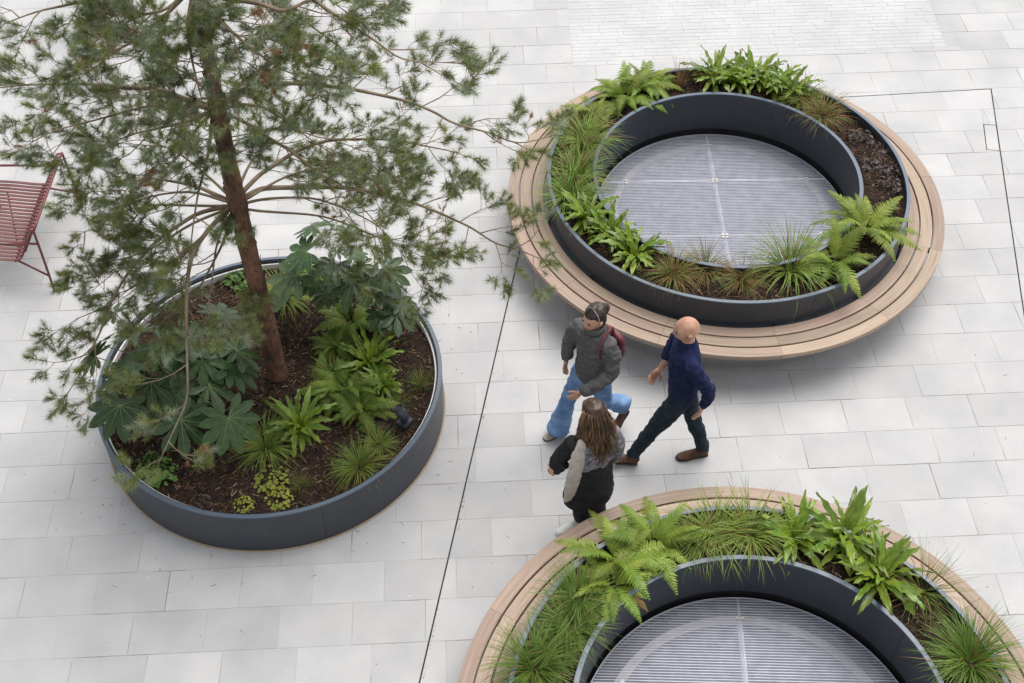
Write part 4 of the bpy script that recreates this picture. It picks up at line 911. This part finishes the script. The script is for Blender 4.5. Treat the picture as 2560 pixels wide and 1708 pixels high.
def eyes_mouth(b, c, fwd, rt, up, h=.225, w=.155, d=.19):
    for s in (-1, 1):
        e = Vector(c) + rt * s * w * .19 + fwd * d * .435 + up * h * .03
        b.put(*loft([(e - rt * .014, .004, .004), (e, .007, .006), (e + rt * .014, .004, .004)], up, 8), 1)
        br = e + up * .020 + fwd * .004
        b.put(*loft([(br - rt * .017 * s, .003, .003), (br + up * .003, .004, .004), (br + rt * .017 * s, .002, .002)], up, 6), 1)
    for p_ in EARS: b.put(*p_)
    m = Vector(c) + fwd * d * .475 - up * h * .235
    b.put(*loft([(m - rt * .022, .003, .003), (m, .007, .006), (m + rt * .022, .003, .003)], up, 8), 2)

def shoe(name, parent, off, heel, toe, mat_u, mat_s, w=.046, h=.062, ank=None):
    heel, toe = Vector(heel), Vector(toe); d = (toe - heel); L = d.length; d.normalize(); sd = d.cross(Vector((0, 0, 1))).normalized(); up = sd.cross(d)
    P = lambda t, z: heel + d * L * t + up * z
    secs = [(P(.02, h * .62), w * .66, h * .55), (P(.12, h * .66), w * .80, h * .62), (P(.30, h * .62), w * .82, h * .60), (P(.48, h * .50), w * .90, h * .48), (P(.68, h * .40), w * 1.0, h * .38), (P(.86, h * .34), w * .90, h * .31), (P(.97, h * .30), w * .58, h * .24)]
    pcs = [loft(secs, sd, 16)]
    if ank is not None: a = Vector(ank); pcs.append(loft([(P(.14, h * .5), w * .72, w * .85), (a.lerp(P(.15, h), .5), .040, .045), (a + Vector((0, 0, .02)), .040, .043)], sd, 14))
    v, f = fuse(pcs, .007, 4)
    o = MB().put(v, f).build(name, mat_u, parent, off, True)
    ss = [(P(-.01, .006), w * .70, .008), (P(.12, .006), w * .86, .009), (P(.45, .006), w * .86, .009), (P(.70, .006), w * 1.07, .009), (P(.90, .008), w * .90, .008), (P(1.0, .010), w * .52, .007)]
    MB().put(*loft(ss, sd, 14)).build('sole', mat_s, o, off, True)
    return o

V = Vector
# ---- man in a navy jumper, walking left
mp = (1.36, 6.74, 0.0)
man = thing('person', 'bald man in navy jumper and dark trousers striding left past the bench', 'person', mp)
F = V((-1, .04, 0)).normalized(); RT = V((0, 1, 0))
hc = V((1.372, 6.775, 1.608)); hp_, rt_, up_ = head_piece(hc, V((-1, -.10, -.10)), .235, .165, .205)
nk = V((1.392, 6.772, 1.47)); body = fuse([*hp_, loft([(nk - V((0, 0, .07)), .058, .058), (nk, .056, .056), (nk + V((-.012, 0, .08)), .054, .056)], RT),
       loft([((1.40, 6.765, .90), .15, .105), ((1.40, 6.765, 1.1), .13, .10), ((1.39, 6.765, 1.35), .16, .105)], RT),
       loft([((1.30, 6.94, 1.13), .038, .038), ((1.262, 6.935, 1.03), .033, .033), ((1.222, 6.925, .955), .026, .026)], RT),
       loft([((1.575, 6.60, 1.0), .036, .036), ((1.545, 6.585, .87), .028, .028)], RT)], .009, 3)
b = MB().put(*body)
eyes_mouth(b, hc, V((-1, -.10, -.10)).normalized(), rt_, up_, .235, .165, .205)
fingers(b, (1.225, 6.926, .96), (-.55, -.15, -.75), (.2, -.9, .2), .32, 1.05, 1)
fingers(b, (1.545, 6.585, .875), (-.20, -.05, -1), (-.6, .5, .2), .30, 1.05, -1)
b.build('body', [M['skin_m'], M['eye'], M['lip']], man, mp, True)
SHR, SHL = V((1.385, 6.945, 1.395)), V((1.405, 6.59, 1.395))
jv = fuse([loft([((1.405, 6.765, .86), .168, .118), ((1.405, 6.765, .95), .168, .122), ((1.395, 6.765, 1.08), .166, .126), ((1.385, 6.765, 1.22), .182, .127), ((1.385, 6.767, 1.34), .188, .118), ((1.390, 6.769, 1.42), .140, .095), ((1.392, 6.77, 1.475), .070, .068)], RT),
           loft([(SHR, .070, .068), (V((1.33, 6.985, 1.25)), .062, .060), (V((1.285, 6.965, 1.12)), .055, .053), (V((1.268, 6.95, 1.075)), .052, .050)], RT),
           loft([(SHL, .072, .070), (V((1.485, 6.555, 1.26)), .064, .062), (V((1.572, 6.555, 1.115)), .059, .057), (V((1.575, 6.575, 1.0)), .051, .050), (V((1.553, 6.585, .905)), .043, .042)], RT)], .011, 4, .013, 12, 1)
MB().put(*jv).build('jumper', M['navy'], man, mp, True)
MB().put(*lathe([(.056, 1.452), (.070, 1.452), (.066, 1.492), (.058, 1.492)], n=28, c=(1.391, 6.771))).build('collar', M['navy'], man, mp, True)
tv_ = fuse([loft([((1.40, 6.765, .70 + .12), .150, .115), ((1.402, 6.765, .90), .165, .122), ((1.402, 6.765, .98), .158, .115)], RT),
            loft([(V((1.38, 6.68, .86)), .098, .100), (V((1.28, 6.665, .68)), .088, .088), (V((1.175, 6.662, .47)), .066, .068), (V((1.10, 6.665, .30)), .058, .062), (V((1.035, 6.67, .135)), .053, .056)], RT),
            loft([(V((1.415, 6.85, .86)), .098, .100), (V((1.475, 6.83, .68)), .088, .088), (V((1.53, 6.80, .48)), .068, .070), (V((1.60, 6.785, .28)), .060, .064), (V((1.655, 6.77, .10)), .056, .060)], RT)], .011, 4, .012, 11, 4)
MB().put(*tv_).build('trousers', M['trouser'], man, mp, True)
shoe('shoe', man, mp, (1.075, 6.675, .01), (.815, 6.66, .075), M['suede'], M['sole'], .047, .075, (1.035, 6.67, .14))
shoe('shoe', man, mp, (1.70, 6.775, .0), (1.425, 6.72, .0), M['suede'], M['sole'], .047, .075, (1.655, 6.77, .12))
MB().put(*tube([V((1.549, 6.585, .905)), V((1.547, 6.585, .892))], .034, 16)).build('watch', M['steel'], man, mp, True)

# ---- woman in a grey jacket and flared jeans, walking left towards the camera
wp = (0.63, 7.0, 0.0)
w1 = thing('person', 'dark-haired woman in grey jacket and flared blue jeans walking left', 'person', wp)
FW = V((-.80, -.60, 0)).normalized(); RT = V((-.60, .80, 0)).normalized()
hc = V((.652, 6.965, 1.535)); hf = V((-.72, -.62, -.08)).normalized(); hp_, rt_, up_ = head_piece(hc, hf, .215, .148, .185)
body = fuse([*hp_, loft([((.67, 6.99, 1.33), .05, .05), ((.668, 6.985, 1.40), .046, .048), ((.662, 6.978, 1.47), .046, .048)], RT), loft([((.67, 6.99, .95), .13, .09), ((.67, 6.99, 1.15), .115, .085), ((.67, 6.99, 1.33), .13, .085)], RT)], .009, 3)
b = MB().put(*body); eyes_mouth(b, hc, hf, rt_, up_, .215, .148, .185)
fingers(b, (.560, 6.735, .90), (-.62, -.10, -.62), (.2, .6, .1), .30, .92, 1); fingers(b, (.455, 7.075, .90), (-.12, -.12, -1), (.5, -.3, 0), .28, .92, -1)
b.build('body', [M['skin'], M['eye'], M['lip']], w1, wp, True)
SL = V((.775, 6.885, 1.33)); SRr = V((.565, 7.09, 1.33))
jv = fuse([loft([((.665, 6.985, .83), .165, .122), ((.668, 6.985, .92), .166, .124), ((.67, 6.988, 1.06), .158, .122), ((.672, 6.99, 1.20), .168, .122), ((.672, 6.99, 1.31), .170, .110), ((.670, 6.988, 1.375), .115, .090), ((.668, 6.985, 1.42), .072, .070)], RT),
           loft([(SL, .070, .068), (V((.82, 6.84, 1.20)), .066, .064), (V((.81, 6.80, 1.06)), .063, .061), (V((.70, 6.755, .975)), .059, .057), (V((.575, 6.735, .905)), .052, .050)], RT),
           loft([(SRr, .070, .068), (V((.505, 7.125, 1.20)), .064, .062), (V((.47, 7.115, 1.06)), .060, .058), (V((.455, 7.085, .935)), .052, .050)], RT)], .011, 4, .016, 12, 7)
MB().put(*jv).build('jacket', M['wool'], w1, wp, True)
MB().put(*lathe([(.058, 1.395), (.088, 1.385), (.080, 1.445), (.064, 1.450)], n=28, c=(.668, 6.985))).build('collar', M['wool'], w1, wp, True)
tv_ = fuse([loft([((.665, 6.985, .76), .155, .115), ((.668, 6.985, .85), .148, .108), ((.67, 6.988, .90), .12, .09)], RT),
            loft([(V((.60, 7.05, .82)), .092, .098), (V((.545, 7.055, .64)), .080, .084), (V((.485, 7.045, .46)), .064, .066), (V((.445, 7.02, .28)), .078, .082), (V((.405, 6.995, .115)), .100, .106), (V((.398, 6.990, .085)), .103, .110)], RT),
            loft([(V((.735, 6.92, .82)), .092, .098), (V((.765, 6.945, .64)), .080, .084), (V((.80, 6.985, .48)), .066, .068), (V((.875, 7.04, .40)), .070, .072), (V((.945, 7.09, .32)), .082, .086), (V((.975, 7.11, .285)), .086, .090)], RT)], .011, 3, .012, 11, 2)
MB().put(*tv_).build('jeans', M['denim'], w1, wp, True)
shoe('shoe', w1, wp, (.455, 7.035, .0), (.275, 6.935, .0), M['beige'], M['sole'], .040, .060, (.43, 7.01, .07))
shoe('shoe', w1, wp, (1.02, 7.12, .19), (.905, 7.03, .015), M['suede'], M['sole'], .040, .060, (.985, 7.115, .25))
hb = MB(); ups = up_
cap = [loft([(hc + up_ * .120 - hf * .006, .034, .050), (hc + up_ * .098 - hf * .008, .070, .090), (hc + up_ * .050 - hf * .026, .082, .086), (hc - up_ * .02 - hf * .052, .080, .062), (hc - up_ * .085 - hf * .060, .060, .042)], rt_),
       loft([(hc + up_ * .06 - hf * .10, .036, .036), (hc + up_ * .03 - hf * .128, .044, .042), (hc - up_ * .015 - hf * .12, .032, .030)], rt_)]
hv, hfc = fuse(cap, .008, 4, .004, 30, 3); MB().put(hv, hfc).build('hair', M['hair_d'], w1, wp, True)
gp = [hc + up_ * (.132 * math.cos(a) - .004) + hf * .012 + rt_ * .088 * math.sin(a) for a in np.linspace(-1.25, 1.25, 11)]
MB().put(*loft([(p_, .003, .006) for p_ in gp], hf, 8)).build('hairband', M['galv'], w1, wp, True)
bg = thing('shoulder_bag', 'maroon bag on the back of the woman in grey', 'bag', (.86, 7.03, 1.12))
bv = fuse([loft([((.845, 7.075, 1.03), .115, .055), ((.845, 7.075, 1.10), .125, .065), ((.84, 7.07, 1.22), .115, .055), ((.835, 7.065, 1.27), .09, .035)], RT)], .01, 3, .004, 14, 5)
bo = MB().put(*bv).build('pouch', M['maroon'], bg, (.86, 7.03, 1.12), True)
MB().put(*tube(smooth_path([(.83, 7.05, 1.27), (.80, 6.98, 1.41), (.72, 6.86, 1.37), (.70, 6.83, 1.25), (.80, 6.93, 1.0), (.86, 7.05, 1.04)], 5), .011, 8)).build('strap', M['steel'] if False else M['maroon'], bg, (.86, 7.03, 1.12), True)

# ---- long-haired woman in black seen from behind
qp = (0.60, 6.0, 0.0)
w2 = thing('person', 'long-haired woman in black seen from behind next to the lower bench', 'person', qp)
FW = V((-.42, .90, 0)).normalized(); RT = V((.90, .42, 0)).normalized()
hc = V((.600, 6.025, 1.500)); hf = V((-.45, .86, -.15)).normalized(); hp_, rt_, up_ = head_piece(hc, hf, .215, .148, .185)
body = fuse([*hp_, loft([((.612, 5.99, 1.28), .05, .05), ((.610, 5.995, 1.36), .046, .048), ((.604, 6.01, 1.43), .046, .048)], RT), loft([((.615, 5.975, .90), .13, .09), ((.615, 5.98, 1.10), .115, .085), ((.612, 5.985, 1.28), .13, .085)], RT)], .009, 3)
b = MB().put(*body); eyes_mouth(b, hc, hf, rt_, up_, .215, .148, .185)
fingers(b, (.335, 6.02, .84), (-.35, .05, -.75), (.6, .5, 0), .3, .92, 1); fingers(b, (.79, 6.06, .86), (.02, .12, -1), (-.6, .3, 0), .3, .92, -1)
b.build('body', [M['skin'], M['eye'], M['lip']], w2, qp, True)
SL = V((.47, 5.925, 1.27)); SRr = V((.755, 6.045, 1.27))
tv_ = fuse([loft([((.615, 5.975, .98), .165, .125), ((.615, 5.98, 1.10), .160, .122), ((.613, 5.983, 1.22), .170, .118), ((.612, 5.985, 1.29), .150, .10), ((.611, 5.99, 1.35), .07, .068)], RT),
            loft([(SRr, .064, .062), (V((.815, 6.04, 1.12)), .060, .058), (V((.815, 6.045, .99)), .054, .052), (V((.795, 6.06, .89)), .046, .044)], RT)], .011, 5, .008, 13, 9)
MB().put(*tv_).build('top', M['lav'], w2, qp, True)
cv_ = fuse([loft([((.60, 5.985, .50), .215, .150), ((.605, 5.98, .62), .210, .155), ((.61, 5.975, .80), .190, .150), ((.615, 5.975, .95), .172, .135), ((.615, 5.98, 1.03), .160, .122)], RT),
            loft([(SL, .070, .068), (V((.40, 5.955, 1.12)), .068, .066), (V((.365, 6.00, .99)), .064, .062), (V((.335, 6.02, .87)), .056, .054)], RT),
            loft([(V((.40, 5.96, .99)), .035, .06), (V((.335, 6.03, .82)), .030, .065), (V((.29, 6.06, .72)), .02, .03)], RT)], .011, 5, .010, 12, 6)
MB().put(*cv_).build('coat', M['blackc'], w2, qp, True)
sv = fuse([loft([((.565, 5.915, 1.30), .085, .030), ((.505, 5.865, 1.18), .078, .028), ((.475, 5.83, 1.0), .070, .026), ((.455, 5.83, .80), .062, .024), ((.44, 5.85, .64), .050, .020)], RT)], .009, 3, .006, 16, 8)
MB().put(*sv).build('stole', M['stole'], w2, qp, True)
lv = fuse([loft([(V((.56, 5.96, .62)), .085, .09), (V((.555, 5.985, .42)), .080, .082), (V((.565, 6.03, .24)), .076, .080), (V((.57, 6.05, .12)), .076, .080)], RT),
           loft([(V((.66, 6.02, .62)), .085, .09), (V((.675, 6.05, .42)), .078, .080), (V((.68, 6.09, .24)), .080, .084), (V((.69, 6.11, .12)), .086, .09)], RT)], .011, 4, .008, 12, 3)
MB().put(*lv).build('trousers', M['blackc'], w2, qp, True)
shoe('shoe', w2, qp, (.585, 6.045, .0), (.355, 5.945, .0), M['trainer'], M['white'], .043, .070, (.565, 6.035, .06))
shoe('shoe', w2, qp, (.74, 6.09, .035), (.60, 6.20, .0), M['trainer'], M['white'], .042, .066)
cap = [loft([(hc + up_ * .124 - hf * .006, .034, .044), (hc + up_ * .102 - hf * .008, .072, .090), (hc + up_ * .045 - hf * .014, .086, .100), (hc - up_ * .03 - hf * .030, .088, .086), (hc - up_ * .10 - hf * .055, .084, .060), (hc - up_ * .16 - hf * .07, .085, .045)], rt_)]
hv, hfc = fuse(cap, .008, 3, .004, 26, 3); hb = MB().put(hv, hfc)
for i in range(600):                                       # long wavy strands down the back and over the shoulders
    a = rng.uniform(-1.9, 1.9); r = rng.uniform(.90, 1.04); p = hc + up_ * rng.uniform(-.02, .085) - hf * (.02 + .088 * math.cos(a) * r) + rt_ * .086 * math.sin(a) * r
    ln = rng.uniform(.30, .52) * (1 - .18 * abs(math.sin(a))); q = [p]; ph = rng.uniform(0, 6.28)
    for k in range(1, 7):
        t = k / 6; fl = .055 * min(1, t * 2.2) + .02 * t
        q.append(p - V((0, 0, ln * t)) - hf * (fl * max(.15, math.cos(a)) + .012 * math.sin(ph + t * 9) * t) + rt_ * (math.sin(a) * .085 * t + .016 * math.sin(ph * 2 + t * 8) * t + .03 * t * t))
    w = rng.uniform(.0025, .0050)
    hb.put(*tube(smooth_path(q, 2), [w * f for f in (.8, 1, 1, 1, 1, .95, .9, .85, .75, .6, .45, .3, .12)], 5), rng.choice((0, 0, 1)) if rng.random() < .75 else 2)
hb.build('hair', [M['hair_m'], M['hair_b'], M['hair_g']], w2, qp, True)

# ------------------------------------------------------------------ litter: dropped needles and crumbs on the paving
lt = MB()
for i in range(150):
    if rng.random() < .6: a = rng.uniform(0, 6.283); r = 1.53 + abs(rng.gauss(0, .45)); x, y = PB[0] + r * math.cos(a), PB[1] + r * math.sin(a)
    else: x, y = rng.uniform(-5, 5), rng.uniform(4.6, 13)
    if min(math.dist((x, y), RA), math.dist((x, y), RC)) < 1.8 or math.dist((x, y), PB) < 1.52: continue
    a = rng.uniform(0, 6.283); l, w = (rng.uniform(.012, .03), .0012) if rng.random() < .6 else (rng.uniform(.003, .008), rng.uniform(.002, .006)); d = V((math.cos(a), math.sin(a), 0)); n_ = V((-d.y, d.x, 0)); c = V((x, y, .0018))
    lt.put([c - d * l - n_ * w, c + d * l - n_ * w, c + d * l + n_ * w, c - d * l + n_ * w, c + V((0, 0, .003))], [(0, 1, 4), (1, 2, 4), (2, 3, 4), (3, 0, 4)], rng.choice((0, 1, 1, 2)))
tag(lt.build('leaf_litter', [M['chip_a'], M['chip_b'], M['needle_d']]), 'dropped needles and crumbs scattered over the pale paving', 'litter', None, 'stuff')
